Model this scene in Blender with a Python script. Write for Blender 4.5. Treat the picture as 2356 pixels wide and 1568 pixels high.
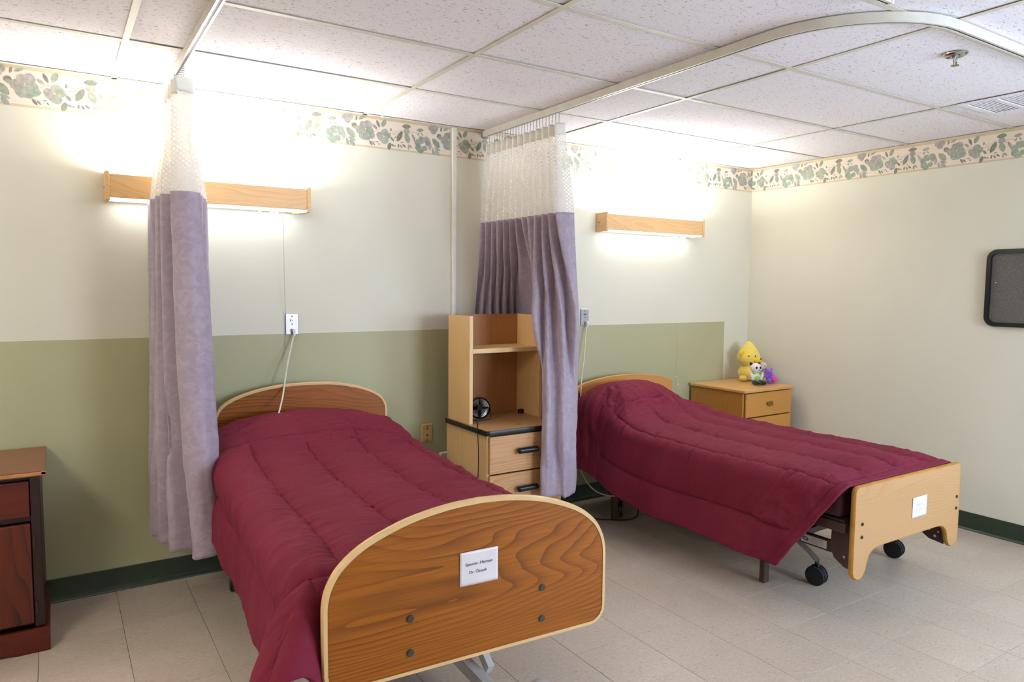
import bpy, bmesh, math, random
import numpy as np
from mathutils import Vector, Matrix
from math import pi, sin, cos, radians, atan2, hypot

sc = bpy.context.scene
C = sc.collection
for o in list(bpy.data.objects):
    bpy.data.objects.remove(o)
random.seed(7)

# ------------------------------------------------------------------ camera
cam_d = bpy.data.cameras.new('camera')
cam_d.sensor_fit = 'HORIZONTAL'
cam_d.sensor_width = 36
cam_d.lens = 1647.88 * 36 / 2356
cam_d.clip_start = 0.05
cam = bpy.data.objects.new('camera', cam_d)
C.objects.link(cam)
yaw, pitch, roll = 0.569373745, -0.0760098722, 0.00862304661
fw = Vector((sin(yaw)*cos(pitch), cos(yaw)*cos(pitch), sin(pitch)))
rt = fw.cross(Vector((0, 0, 1))).normalized()
up = rt.cross(fw)
r2 = cos(roll)*rt + sin(roll)*up
u2 = -sin(roll)*rt + cos(roll)*up
M = Matrix((r2, u2, -fw)).transposed().to_4x4()
M.translation = Vector((-4.74944519, -3.86748403, 1.48335606))
cam.matrix_world = M
sc.camera = cam

# ------------------------------------------------------------------ colour management, world
sc.view_settings.view_transform = 'Standard'
sc.view_settings.look = 'None'
sc.view_settings.gamma = 1
sc.view_settings.use_curve_mapping = False
sc.view_settings.exposure = 0.53
W = bpy.data.worlds.new('world')
sc.world = W
W.use_nodes = True
W.node_tree.nodes['Background'].inputs[0].default_value = (0.55, 0.68, 1.0, 1)
W.node_tree.nodes['Background'].inputs[1].default_value = 0.6

H = 2.4266          # ceiling height
XL, YF = -7.4, -5.6  # left wall, front wall
LAMP_UP, LAMP_DOWN, WINDOW_W, LEFT_FILL_W = 20.0, 1.1, 78.0, 27.0

def area(name, loc, rot, sx, sy, watts, col, spread=180):
    d = bpy.data.lights.new(name, 'AREA')
    d.shape = 'RECTANGLE'
    d.size, d.size_y = sx, sy
    d.energy = watts
    d.color = col
    d.spread = radians(spread)
    o = bpy.data.objects.new(name, d)
    o.location = loc
    o.rotation_euler = rot
    C.objects.link(o)
    return o

# daylight through the window in the front wall, behind the camera
area('window_daylight', (-1.45, YF+0.03, 1.50), (pi/2, 0, 0), 1.25, 0.95, WINDOW_W, (0.66, 0.78, 1.0))
# bluer daylight through the window in the right wall, just outside the frame
area('window_daylight_right', (-0.03, -4.15, 1.45), (0, pi/2, 0), 1.25, 1.35, 62.0, (0.50, 0.70, 1.0))
# added fill from the upper left, no ceiling fixture built for it
area('left_fill', (-6.0, -2.4, H-0.05), (0, 0, 0), 0.5, 1.1, LEFT_FILL_W, (1.0, 0.95, 0.89))

# added fill lights further left along the back wall, no lamp built there
area('left_fill_up', (-6.5, -0.066, 1.975), (pi, 0, 0), 0.86, 0.05, LAMP_UP*0.9, (1.0, 0.98, 0.96))
area('left_fill_down', (-6.5, -0.068, 1.855), (0, 0, 0), 0.86, 0.06, LAMP_DOWN*4, (1.0, 0.97, 0.94))

# ------------------------------------------------------------------ node helpers
def srgb(r, g, b):
    def f(c):
        c /= 255
        return c/12.92 if c <= 0.04045 else ((c+0.055)/1.055)**2.4
    return (f(r), f(g), f(b), 1)

class NT:
    def __init__(s, name):
        s.m = bpy.data.materials.new(name)
        s.m.use_nodes = True
        s.t = s.m.node_tree
        s.b = s.t.nodes['Principled BSDF']
        s.out = s.t.nodes['Material Output']
    def n(s, typ, **kw):
        nd = s.t.nodes.new(typ)
        for k, v in kw.items():
            if k.startswith('i_'):
                nd.inputs[k[2:].replace('_', ' ')].default_value = v
            else:
                setattr(nd, k, v)
        return nd
    def l(s, a, b):
        s.t.links.new(a, b)
    def coord(s, kind='Object', scale=(1, 1, 1), rot=(0, 0, 0), loc=(0, 0, 0)):
        tc = s.n('ShaderNodeTexCoord')
        mp = s.n('ShaderNodeMapping')
        mp.inputs['Scale'].default_value = scale
        mp.inputs['Rotation'].default_value = rot
        mp.inputs['Location'].default_value = loc
        s.l(tc.outputs[kind], mp.inputs['Vector'])
        return mp.outputs[0]
    def noise(s, vec, scale=5, detail=3, rough=0.5, dist=0):
        nd = s.n('ShaderNodeTexNoise')
        nd.inputs['Scale'].default_value = scale
        nd.inputs['Detail'].default_value = detail
        nd.inputs['Roughness'].default_value = rough
        nd.inputs['Distortion'].default_value = dist
        s.l(vec, nd.inputs['Vector'])
        return nd.outputs['Fac']
    def ramp(s, fac, stops, interp='LINEAR'):
        nd = s.n('ShaderNodeValToRGB')
        cr = nd.color_ramp
        cr.interpolation = interp
        while len(cr.elements) < len(stops):
            cr.elements.new(0.5)
        for e, (p, c) in zip(cr.elements, stops):
            e.position = p
            e.color = c if len(c) == 4 else (*c, 1)
        s.l(fac, nd.inputs['Fac'])
        return nd.outputs['Color']
    def math(s, op, a, b=None, c=None):
        nd = s.n('ShaderNodeMath', operation=op)
        for i, v in enumerate((a, b, c)):
            if v is None:
                continue
            if isinstance(v, (int, float)):
                nd.inputs[i].default_value = v
            else:
                s.l(v, nd.inputs[i])
        return nd.outputs[0]
    def mix(s, fac, a, b, mode='MIX'):
        nd = s.n('ShaderNodeMix', data_type='RGBA', blend_type=mode)
        for k, v in (('Factor', fac), ('A', a), ('B', b)):
            idx = {'Factor': 0, 'A': 6, 'B': 7}[k]
            if isinstance(v, (int, float)):
                nd.inputs[idx].default_value = v
            elif isinstance(v, (tuple, list)):
                nd.inputs[idx].default_value = v
            else:
                s.l(v, nd.inputs[idx])
        return nd.outputs[2]
    def bump(s, h, strength=0.2, dist=0.01):
        nd = s.n('ShaderNodeBump')
        nd.inputs['Strength'].default_value = strength
        nd.inputs['Distance'].default_value = dist
        s.l(h, nd.inputs['Height'])
        s.l(nd.outputs[0], s.b.inputs['Normal'])
    def base(s, col, rough=0.5, spec=0.5, metal=0):
        if isinstance(col, (tuple, list)):
            s.b.inputs['Base Color'].default_value = col
        else:
            s.l(col, s.b.inputs['Base Color'])
        s.b.inputs['Roughness'].default_value = rough
        s.b.inputs['Specular IOR Level'].default_value = spec
        s.b.inputs['Metallic'].default_value = metal
        return s.m

def plain(name, col, rough=0.5, spec=0.5, metal=0, var=0.06):
    """a plain finish with a faint procedural unevenness"""
    t = NT(name)
    v = t.coord('Object')
    n = t.noise(v, 14, 3)
    dark = tuple(c*(1-var) for c in col[:3]) + (1,)
    lite = tuple(min(1, c*(1+var)) for c in col[:3]) + (1,)
    return t.base(t.ramp(n, [(0.3, dark), (0.7, lite)]), rough, spec, metal)

def wood(name, dark, mid, lite, axis='X', scale=1.0, rough=0.38, ring=7.0, cathedral=1.0, spec=0.5, contrast=1.0, off=0.0):
    """laminate oak / cherry: distorted growth rings stretched along one axis, plus pores"""
    t = NT(name)
    if axis == 'X':
        sv, fv, gx, gz = (0.48*scale, 1.2*scale, 2.4*scale), (6, 220, 220), 0.0, 1.0
    else:
        sv, fv, gx, gz = (2.4*scale, 1.2*scale, 0.48*scale), (220, 220, 6), 1.0, 0.0
    v = t.coord('Object', sv, (0, 0, 0), (off, off*1.7, off*0.6))
    n1 = t.noise(v, 1.0*cathedral, 3, 0.42, 0.1)
    sep = t.n('ShaderNodeSeparateXYZ')
    tc_ = t.n('ShaderNodeTexCoord')
    t.l(tc_.outputs['Object'], sep.inputs[0])
    lin = t.math('ADD', sep.outputs[2] if axis == 'X' else sep.outputs[0], t.math('MULTIPLY', sep.outputs[1], 0.7))
    r = t.math('ADD', t.math('MULTIPLY', lin, ring*4.0*scale), t.math('MULTIPLY', n1, ring*3.1))
    fr = t.math('FRACT', r)
    mk = t.ramp(t.noise(t.coord('Object', tuple(q*1.3 for q in sv), (0, 0, 0), (off+3, 1, 2)), 2.0, 2), [(0.35, (0.25, 0.25, 0.25, 1)), (0.6, (1, 1, 1, 1))])
    line = t.math('MULTIPLY', t.math('POWER', fr, 2.6), mk)
    soft = t.math('MULTIPLY', line, 0.72*contrast)
    v2 = t.coord('Object', fv)
    pores = t.noise(v2, 1.0, 3, 0.6)
    pr = t.ramp(pores, [(0.35, (0, 0, 0, 1)), (0.62, (1, 1, 1, 1))])
    v3 = t.coord('Object', tuple(a*0.9 for a in sv))
    big = t.noise(v3, 2.3, 3, 0.6)
    c1 = t.mix(big, mid, lite)
    c2 = t.mix(soft, c1, dark)
    k = t.math('MULTIPLY', t.math('SUBTRACT', 1.0, pr), 0.30*contrast)
    c3 = t.mix(k, c2, dark)
    t.bump(pores, 0.05, 0.002)
    return t.base(c3, rough, spec)

# ------------------------------------------------------------------ materials
M_ = {}
t = NT('wall_paint')
v = t.coord('Object')
M_['wall'] = None
n = t.noise(v, 1.3, 3)
col = t.ramp(n, [(0.3, srgb(213, 209, 188)), (0.7, srgb(218, 214, 194))])
fine = t.noise(v, 260, 2)
t.bump(fine, 0.06, 0.002)
M_['wall'] = t.base(col, 0.55, 0.35)

t = NT('wall_paint_lower')
v = t.coord('Object')
n = t.noise(v, 1.1, 3)
col = t.ramp(n, [(0.3, srgb(171, 169, 130)), (0.7, srgb(177, 175, 136))])
t.bump(t.noise(v, 300, 2), 0.10, 0.002)
M_['dado'] = t.base(col, 0.5, 0.4)

M_['border_paper'] = plain('wallpaper_border_ground', srgb(228, 212, 192), 0.6, 0.3, var=0.02)
M_['border_edge'] = plain('wallpaper_border_edge', srgb(205, 186, 150), 0.6, 0.3, var=0.04)
t = NT('wallpaper_print')
a = t.n('ShaderNodeVertexColor')
a.layer_name = 'Col'
v = t.coord('Object')
nn = t.ramp(t.noise(v, 55, 3), [(0.3, (0.78, 0.78, 0.78, 1)), (0.7, (1.18, 1.18, 1.18, 1))])
M_['print'] = t.base(t.mix(1.0, a.outputs['Color'], nn, 'MULTIPLY'), 0.6, 0.3)

M_['baseboard'] = plain('green_vinyl_base', srgb(44, 58, 42), 0.35, 0.5, var=0.12)

t = NT('ceiling_tile')
v = t.coord('Object')
oi = t.n('ShaderNodeObjectInfo')
vv = t.n('ShaderNodeVectorMath', operation='ADD')
t.l(v, vv.inputs[0])
cmb = t.n('ShaderNodeCombineXYZ')
t.l(t.math('MULTIPLY', oi.outputs['Random'], 37), cmb.inputs[0])
t.l(t.math('MULTIPLY', oi.outputs['Random'], 91), cmb.inputs[1])
t.l(cmb.outputs[0], vv.inputs[1])
vo = vv.outputs[0]
st = t.n('ShaderNodeMapping')
st.inputs['Scale'].default_value = (60, 105, 60)
t.l(vo, st.inputs[0])
f1 = t.noise(st.outputs[0], 1.0, 3, 0.55, 1.2)
st2 = t.n('ShaderNodeMapping')
st2.inputs['Scale'].default_value = (150, 130, 100)
t.l(vo, st2.inputs[0])
f2 = t.noise(st2.outputs[0], 1.0, 2, 0.5, 0.6)
h1 = t.ramp(f1, [(0.33, (0, 0, 0, 1)), (0.40, (1, 1, 1, 1))])
h2 = t.ramp(f2, [(0.27, (0, 0, 0, 1)), (0.34, (1, 1, 1, 1))])
hh = t.math('MULTIPLY', h1, h2)
col = t.mix(hh, srgb(178, 170, 166), srgb(237, 231, 231))
t.bump(hh, 0.25, 0.003)
M_['tile_ceil'] = t.base(col, 0.85, 0.2)
M_['grid'] = plain('ceiling_grid_metal', srgb(214, 207, 188), 0.5, 0.4, var=0.05)
M_['dark'] = plain('dark_void', srgb(30, 27, 22), 0.8, 0.2)
M_['seam'] = plain('floor_joint', srgb(112, 97, 78), 0.8, 0.2)

def vct(name):
    t = NT(name)
    v = t.coord('Object')
    oi = t.n('ShaderNodeObjectInfo')
    vv = t.n('ShaderNodeVectorMath', operation='ADD')
    t.l(v, vv.inputs[0])
    cmb = t.n('ShaderNodeCombineXYZ')
    t.l(t.math('MULTIPLY', oi.outputs['Random'], 53), cmb.inputs[0])
    t.l(t.math('MULTIPLY', oi.outputs['Random'], 17), cmb.inputs[1])
    t.l(cmb.outputs[0], vv.inputs[1])
    mp = t.n('ShaderNodeMapping')
    mp.inputs['Scale'].default_value = (55, 110, 40)
    mp.inputs['Rotation'].default_value = (0, 0, 0.5)
    t.l(vv.outputs[0], mp.inputs[0])
    f = t.noise(mp.outputs[0], 1.0, 3, 0.6, 0.8)
    col = t.ramp(f, [(0.28, srgb(152, 135, 118)), (0.42, srgb(182, 166, 148)), (0.6, srgb(190, 175, 157)), (0.75, srgb(208, 196, 180))])
    big = t.noise(vv.outputs[0], 2.5, 2)
    col = t.mix(0.25, col, t.ramp(big, [(0.3, srgb(168, 152, 134)), (0.7, srgb(200, 185, 166))]))
    mul = t.math('MULTIPLY_ADD', oi.outputs['Random'], 0.05, 0.97)
    g = t.n('ShaderNodeCombineColor')
    for i in range(3):
        t.l(mul, g.inputs[i])
    col = t.mix(1.0, col, g.outputs[0], 'MULTIPLY')
    wv = t.noise(vv.outputs[0], 9, 2)
    t.bump(wv, 0.12, 0.004)
    m = t.base(col, 0.34, 0.5)
    return m
M_['vct'] = vct('vinyl_floor_tile')

M_['oak_lamp'] = wood('oak_lamp', srgb(180, 134, 80), srgb(222, 180, 126), srgb(228, 188, 136), 'X', 1.3, 0.4, ring=14, contrast=0.6)
M_['oak_bed'] = wood('oak_orange_board', srgb(100, 50, 6), srgb(154, 86, 14), srgb(166, 96, 22), 'X', 1.0, 0.42, ring=12, cathedral=1.0, spec=0.3, contrast=1.15, off=0.4)
M_['oak_band'] = plain('light_edge_band', srgb(214, 178, 124), 0.35, 0.5, var=0.05)
M_['oak_light'] = wood('oak_light_board', srgb(150, 104, 60), srgb(180, 138, 93), srgb(186, 146, 101), 'X', 1.0, 0.45, ring=15, cathedral=0.9, contrast=0.38, off=3.1, spec=0.3)
M_['oak_light_edge'] = plain('particle_board_edge', srgb(176, 126, 52), 0.5, 0.4, var=0.2)
M_['oak_headr'] = wood('oak_head_plain', srgb(176, 116, 48), srgb(203, 144, 72), srgb(208, 150, 80), 'X', 1.0, 0.4, contrast=0.3)
M_['oak_v'] = wood('oak_side_vertical', srgb(188, 142, 84), srgb(228, 188, 128), srgb(234, 196, 138), 'Z', 1.5, 0.42, ring=10, contrast=0.6)
M_['oak_h'] = wood('oak_drawer_front', srgb(160, 108, 64), srgb(201, 150, 100), srgb(210, 162, 112), 'X', 1.6, 0.42, contrast=0.85, off=1.3)
M_['oak_back'] = wood('oak_back_panel', srgb(132, 82, 40), srgb(168, 112, 62), srgb(178, 122, 72), 'Z', 1.5, 0.45, contrast=0.5, off=5)
M_['oak_top'] = wood('oak_counter_top', srgb(160, 118, 72), srgb(186, 142, 94), srgb(192, 150, 102), 'X', 1.6, 0.4, contrast=0.4)
M_['maple'] = wood('maple_stand', srgb(168, 108, 40), srgb(192, 132, 58), srgb(200, 142, 68), 'X', 1.0, 0.4, contrast=0.3, off=8)
M_['maple_v'] = wood('maple_stand_side', srgb(150, 98, 36), srgb(178, 122, 50), srgb(186, 130, 58), 'Z', 1.0, 0.4, contrast=0.35, off=2)
M_['maple_top'] = wood('maple_stand_top', srgb(176, 126, 62), srgb(204, 156, 90), srgb(210, 162, 98), 'X', 1.0, 0.35, contrast=0.3, off=4)
M_['cherry'] = wood('cherry_dark', srgb(40, 6, 4), srgb(80, 20, 8), srgb(116, 42, 14), 'Z', 1.6, 0.3, ring=3.0, contrast=1.1)
M_['cherry_h'] = wood('cherry_dark_drawer', srgb(40, 6, 5), srgb(82, 20, 9), srgb(106, 32, 12), 'X', 1.4, 0.3, ring=3.0, contrast=1.0)
M_['cherry_top'] = wood('cherry_top', srgb(84, 44, 26), srgb(120, 74, 48), srgb(128, 82, 54), 'X', 1.5, 0.35, contrast=0.5)
M_['cherry_frame'] = plain('cherry_frame', srgb(36, 8, 6), 0.4, 0.5, var=0.2)
M_['worn_edge'] = plain('worn_wood_edge', srgb(170, 116, 66), 0.6, 0.3, var=0.35)
M_['black_edge'] = plain('black_rubber_edge', srgb(22, 22, 20), 0.4, 0.5)
M_['black'] = plain('black_plastic', srgb(14, 14, 14), 0.3, 0.5)
M_['rubber'] = plain('black_rubber', srgb(20, 20, 22), 0.55, 0.4)
M_['caster_rim'] = plain('grey_caster_rim', srgb(86, 92, 108), 0.4, 0.5)
M_['bolt'] = plain('dark_bolt', srgb(62, 62, 62), 0.35, 0.5, 0.3)
M_['steel'] = plain('brushed_steel', srgb(168, 162, 160), 0.35, 0.5, 0.75)
M_['chrome'] = plain('chrome', srgb(200, 200, 196), 0.15, 0.5, 1.0)
M_['brass'] = plain('antique_brass', srgb(150, 128, 70), 0.35, 0.5, 0.8, var=0.25)
M_['white_pl'] = plain('white_plastic', srgb(228, 222, 210), 0.45, 0.5)
M_['cord'] = plain('white_cord', srgb(214, 206, 188), 0.5, 0.4)
M_['ivory'] = plain('ivory_outlet', srgb(190, 160, 106), 0.45, 0.4, var=0.1)
M_['white_metal'] = plain('cream_enamel', srgb(196, 192, 188), 0.35, 0.5)
M_['brown_metal'] = plain('brown_enamel', srgb(72, 50, 42), 0.45, 0.5, var=0.12)
M_['track'] = plain('track_aluminium', srgb(214, 208, 194), 0.35, 0.5, 0.15)
M_['track_in'] = plain('track_slot', srgb(40, 44, 58), 0.5, 0.3)
M_['conduit'] = plain('white_conduit', srgb(226, 222, 208), 0.4, 0.5)
M_['pin_frame'] = plain('black_frame', srgb(22, 24, 22), 0.25, 0.5)
t = NT('grey_pin_fabric')
v = t.coord('Object')
n = t.noise(v, 420, 2)
t.bump(n, 0.3, 0.002)
M_['pin'] = t.base(t.ramp(n, [(0.35, srgb(80, 78, 72)), (0.65, srgb(120, 116, 108))]), 0.95, 0.1)
M_['paper'] = plain('card_paper', srgb(216, 208, 208), 0.3, 0.5, var=0.03)
M_['ink'] = plain('ink', srgb(70, 62, 66), 0.7, 0.2)
M_['blue_ink'] = plain('blue_logo', srgb(40, 110, 160), 0.5, 0.3)

def emit(name, col, s):
    t = NT(name)
    e = t.n('ShaderNodeEmission')
    e.inputs[0].default_value = (*col, 1)
    e.inputs[1].default_value = s
    t.l(e.outputs[0], t.out.inputs[0])
    return t.m
M_['tube'] = emit('lit_tube', (1.0, 0.97, 0.92), 9)
M_['diffuser'] = emit('lit_diffuser', (0.95, 0.96, 1.0), 1.5)

# fabrics
t = NT('maroon_comforter')
v = t.coord('Object')
n = t.noise(v, 3.0, 3)
weave = t.noise(v, 500, 2)
sm = t.noise(v, 34, 4, 0.6)
col = t.ramp(n, [(0.3, srgb(110, 27, 46)), (0.7, srgb(118, 32, 52))])
gath = t.noise(t.coord('UV', (9, 60, 1)), 1.0, 3, 0.55, 0.6)
hsum = t.math('ADD', t.math('ADD', t.math('MULTIPLY', weave, 0.15), t.math('MULTIPLY', sm, 0.6)), t.math('MULTIPLY', gath, 1.1))
t.bump(hsum, 0.34, 0.007)
M_['maroon'] = t.base(col, 0.78, 0.2)
t.b.inputs['Sheen Weight'].default_value = 0.05
t.b.inputs['Sheen Roughness'].default_value = 0.5
t.b.inputs['Sheen Tint'].default_value = srgb(200, 110, 130)
M_['mattress'] = plain('mattress_vinyl', srgb(62, 20, 30), 0.5, 0.4, var=0.05)

t = NT('lavender_damask')
v = t.coord('UV')
n1 = t.noise(v, 14, 2, 0.5, 1.8)
pat = t.ramp(n1, [(0.50, (0, 0, 0, 1)), (0.56, (1, 1, 1, 1))])
n2 = t.noise(v, 55, 3)
base = t.ramp(n2, [(0.3, srgb(157, 141, 153)), (0.7, srgb(166, 150, 162))])
col = t.mix(t.math('MULTIPLY', pat, 0.32), base, srgb(184, 169, 178))
t.bump(t.math('ADD', t.math('MULTIPLY', pat, 0.4), t.noise(v, 400, 2)), 0.15, 0.002)
M_['lavender'] = t.base(col, 0.55, 0.4)
t.b.inputs['Sheen Weight'].default_value = 0.3
M_['lavender_hem'] = plain('lavender_stitch', srgb(140, 122, 142), 0.7, 0.2)
M_['header'] = plain('cream_header_tape', srgb(238, 233, 221), 0.7, 0.2, var=0.03)

# open-weave netting: real holes by transparency, pattern fixed in cloth coordinates
t = NT('cream_netting')
tc = t.n('ShaderNodeTexCoord')
sp = t.n('ShaderNodeSeparateXYZ')
t.l(tc.outputs['UV'], sp.inputs[0])
P = 0.0125
sx = t.math('SINE', t.math('MULTIPLY', sp.outputs[0], pi/P))
sy = t.math('SINE', t.math('MULTIPLY', sp.outputs[1], pi/(P*0.8)))
pr = t.math('MULTIPLY', sx, sy)
hole = t.math('GREATER_THAN', pr, 0.36)
tr = t.n('ShaderNodeBsdfTransparent')
mx = t.n('ShaderNodeMixShader')
tl = t.n('ShaderNodeBsdfTranslucent')
tl.inputs[0].default_value = srgb(238, 234, 226)
m2 = t.n('ShaderNodeMixShader')
m2.inputs[0].default_value = 0.45
t.base(srgb(243, 239, 231), 0.75, 0.2)
t.l(t.b.outputs[0], m2.inputs[1])
t.l(tl.outputs[0], m2.inputs[2])
t.l(hole, mx.inputs[0])
t.l(m2.outputs[0], mx.inputs[1])
t.l(tr.outputs[0], mx.inputs[2])
t.l(mx.outputs[0], t.out.inputs[0])
M_['net'] = t.m

def plush(name, col):
    t = NT(name)
    v = t.coord('Object')
    n = t.noise(v, 160, 3, 0.7)
    t.bump(n, 0.6, 0.004)
    d = tuple(c*0.85 for c in col[:3]) + (1,)
    l = tuple(min(1, c*1.08) for c in col[:3]) + (1,)
    m = t.base(t.ramp(n, [(0.3, d), (0.7, l)]), 0.9, 0.1)
    t.b.inputs['Sheen Weight'].default_value = 0.5
    return m
M_['p_yellow'] = plush('plush_yellow', srgb(236, 208, 92))
M_['p_gold'] = plush('plush_gold', srgb(232, 192, 40))
M_['p_white'] = plush('plush_white', srgb(228, 220, 226))
M_['p_black'] = plush('plush_black', srgb(20, 20, 20))
M_['p_green'] = plush('plush_green', srgb(150, 205, 50))
M_['p_cream'] = plush('plush_cream', srgb(226, 206, 180))
M_['p_grey'] = plush('plush_pale_grey', srgb(200, 190, 198))
M_['p_purple'] = plush('plush_purple', srgb(140, 84, 196))
M_['p_pink'] = plush('plush_pink', srgb(222, 84, 150))

# ------------------------------------------------------------------ geometry helpers
def new():
    return bmesh.new()

def obj(name, bm, mats, parent=None, smooth=None, loc=None, rot=None):
    me = bpy.data.meshes.new(name)
    bm.normal_update()
    bm.to_mesh(me)
    bm.free()
    for m in (mats if isinstance(mats, (list, tuple)) else [mats]):
        me.materials.append(m)
    if smooth is not None:
        me.polygons.foreach_set('use_smooth', [True]*len(me.polygons))
        if smooth < 180:
            me.set_sharp_from_angle(angle=radians(smooth))
    o = bpy.data.objects.new(name, me)
    C.objects.link(o)
    if parent is not None:
        o.parent = parent
    if loc is not None:
        o.location = loc
    if rot is not None:
        o.rotation_euler = rot
    return o

def dupe(o, loc, parent=None, rot=None):
    c = o.copy()
    c.location = loc
    if rot is not None:
        c.rotation_euler = rot
    if parent is not None:
        c.parent = parent
    C.objects.link(c)
    return c

def tag(o, label, cat, group=None):
    o['label'] = label
    o['category'] = cat
    if group:
        o['group'] = group
    return o

def thing(name, label, cat, loc=(0, 0, 0), rz=0.0, group=None):
    o = bpy.data.objects.new(name, None)
    o.empty_display_size = 0.1
    o.location = loc
    o.rotation_euler = (0, 0, rz)
    C.objects.link(o)
    return tag(o, label, cat, group)

def box(bm, x0, x1, y0, y1, z0, z1, bev=0.0, seg=1, mat=0):
    vs = [bm.verts.new(p) for p in ((x0, y0, z0), (x1, y0, z0), (x1, y1, z0), (x0, y1, z0),
                                    (x0, y0, z1), (x1, y0, z1), (x1, y1, z1), (x0, y1, z1))]
    fs = []
    for q in ((0, 3, 2, 1), (4, 5, 6, 7), (0, 1, 5, 4), (1, 2, 6, 5), (2, 3, 7, 6), (3, 0, 4, 7)):
        f = bm.faces.new([vs[i] for i in q])
        f.material_index = mat
        fs.append(f)
    if bev > 0:
        es = list({e for f in fs for e in f.edges})
        bmesh.ops.bevel(bm, geom=es, offset=bev, segments=seg, affect='EDGES', profile=0.5)
    return vs

def frame_of(d, hint=None):
    d = d.normalized()
    h = hint or Vector((0, 0, 1))
    if abs(d.dot(h)) > 0.98:
        h = Vector((1, 0, 0))
    s = d.cross(h).normalized()
    return s, s.cross(d).normalized()

def sweep(bm, pts, prof, closed=False, hint=None, caps=True, mat=0):
    """sweep a closed 2-D profile (side, up) along points"""
    pts = [Vector(p) for p in pts]
    n = len(pts)
    rings = []
    for i, p in enumerate(pts):
        if closed:
            d = pts[(i+1) % n] - pts[i-1]
        else:
            d = pts[min(i+1, n-1)] - pts[max(i-1, 0)]
        s, u = frame_of(d, hint)
        rings.append([bm.verts.new(p + s*a + u*b) for a, b in prof])
    m = len(prof)
    for i in range(n if closed else n-1):
        A, B = rings[i], rings[(i+1) % n]
        for j in range(m):
            f = bm.faces.new((A[j], A[(j+1) % m], B[(j+1) % m], B[j]))
            f.material_index = mat
    if caps and not closed:
        bm.faces.new(list(reversed(rings[0]))).material_index = mat
        bm.faces.new(rings[-1]).material_index = mat

def circ(r, n=10):
    return [(r*cos(2*pi*i/n), r*sin(2*pi*i/n)) for i in range(n)]

def tube(bm, pts, r, n=10, closed=False, mat=0):
    sweep(bm, pts, circ(r, n), closed, mat=mat)

def cr(pts, k=6, closed=False):
    """catmull-rom through points"""
    P = [np.array(p, float) for p in pts]
    n = len(P)
    out = []
    for i in range(n if closed else n-1):
        if closed:
            a, b, c, d = P[i-1], P[i], P[(i+1) % n], P[(i+2) % n]
        else:
            b, c = P[i], P[i+1]
            a = P[i-1] if i else 2*b-c
            d = P[i+2] if i+2 < n else 2*c-b
        for j in range(k):
            t = j/k
            out.append(tuple(0.5*((2*b)+(-a+c)*t+(2*a-5*b+4*c-d)*t*t+(-a+3*b-3*c+d)*t**3)))
    if not closed:
        out.append(tuple(P[-1]))
    return out

def ell(bm, c, r, rot=None, nu=20, nv=12, mat=0):
    mt = Matrix.Translation(c) @ (rot.to_4x4() if rot else Matrix()) @ Matrix.Diagonal((*r, 1))
    g = bmesh.ops.create_uvsphere(bm, u_segments=nu, v_segments=nv, radius=1, matrix=mt)
    for v in g['verts']:
        for f in v.link_faces:
            f.material_index = mat

def cyl(bm, a, b, r, n=20, r2=None, mat=0):
    a, b = Vector(a), Vector(b)
    s, u = frame_of(b-a)
    r2 = r if r2 is None else r2
    A = [bm.verts.new(a+s*x*r+u*y*r) for x, y in circ(1, n)]
    B = [bm.verts.new(b+s*x*r2+u*y*r2) for x, y in circ(1, n)]
    for j in range(n):
        bm.faces.new((A[j], A[(j+1) % n], B[(j+1) % n], B[j])).material_index = mat
    bm.faces.new(list(reversed(A))).material_index = mat
    bm.faces.new(B).material_index = mat

def prism(bm, outline, y0, y1, bev=0.0, mat=0):
    """outline (x,z) counter-clockwise seen from -y, extruded between y0 (front) and y1"""
    A = [bm.verts.new((x, y0, z)) for x, z in outline]
    B = [bm.verts.new((x, y1, z)) for x, z in outline]
    n = len(outline)
    fs = [bm.faces.new(A), bm.faces.new(list(reversed(B)))]
    for j in range(n):
        fs.append(bm.faces.new((A[(j+1) % n], A[j], B[j], B[(j+1) % n])))
    for f in fs:
        f.material_index = mat
    if bev:
        es = list(fs[0].edges)+list(fs[1].edges)
        bmesh.ops.bevel(bm, geom=es, offset=bev, segments=2, affect='EDGES', profile=0.5)

def offset_poly(pts, d):
    n = len(pts)
    out = []
    for i in range(n):
        a, b, c = pts[i-1], pts[i], pts[(i+1) % n]
        e1 = Vector((b[0]-a[0], b[1]-a[1])).normalized()
        e2 = Vector((c[0]-b[0], c[1]-b[1])).normalized()
        n1, n2 = Vector((-e1.y, e1.x)), Vector((-e2.y, e2.x))
        m = (n1+n2).normalized()
        k = d/max(0.4, m.dot(n1))
        out.append((b[0]+m.x*k, b[1]+m.y*k))
    return out

def edge_ring(bm, outline, inset, y0, y1, bev=0.002):
    """T-moulding: a band that follows a board's outline, rounded outward"""
    inner = offset_poly(outline, inset)
    n = len(outline)
    ym = (y0+y1)/2
    outer2 = offset_poly(outline, -0.004)
    rows = [(inner, y0), (outline, y0), (outer2, y0+(ym-y0)*0.6), (outer2, y1-(y1-ym)*0.6), (outline, y1), (inner, y1)]
    V = [[bm.verts.new((x, y, z)) for x, z in pts] for pts, y in rows]
    for a in range(len(rows)-1):
        for j in range(n):
            bm.faces.new((V[a][j], V[a][(j+1) % n], V[a+1][(j+1) % n], V[a+1][j]))

# numpy value noise
def _hash(ix, iy, seed):
    h = (ix.astype(np.int64)*374761393 + iy.astype(np.int64)*668265263 + seed*1442695041) & 0x7fffffff
    h = (h ^ (h >> 13))*1274126177 & 0x7fffffff
    return ((h ^ (h >> 16)) & 0xffff)/65535.0

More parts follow.
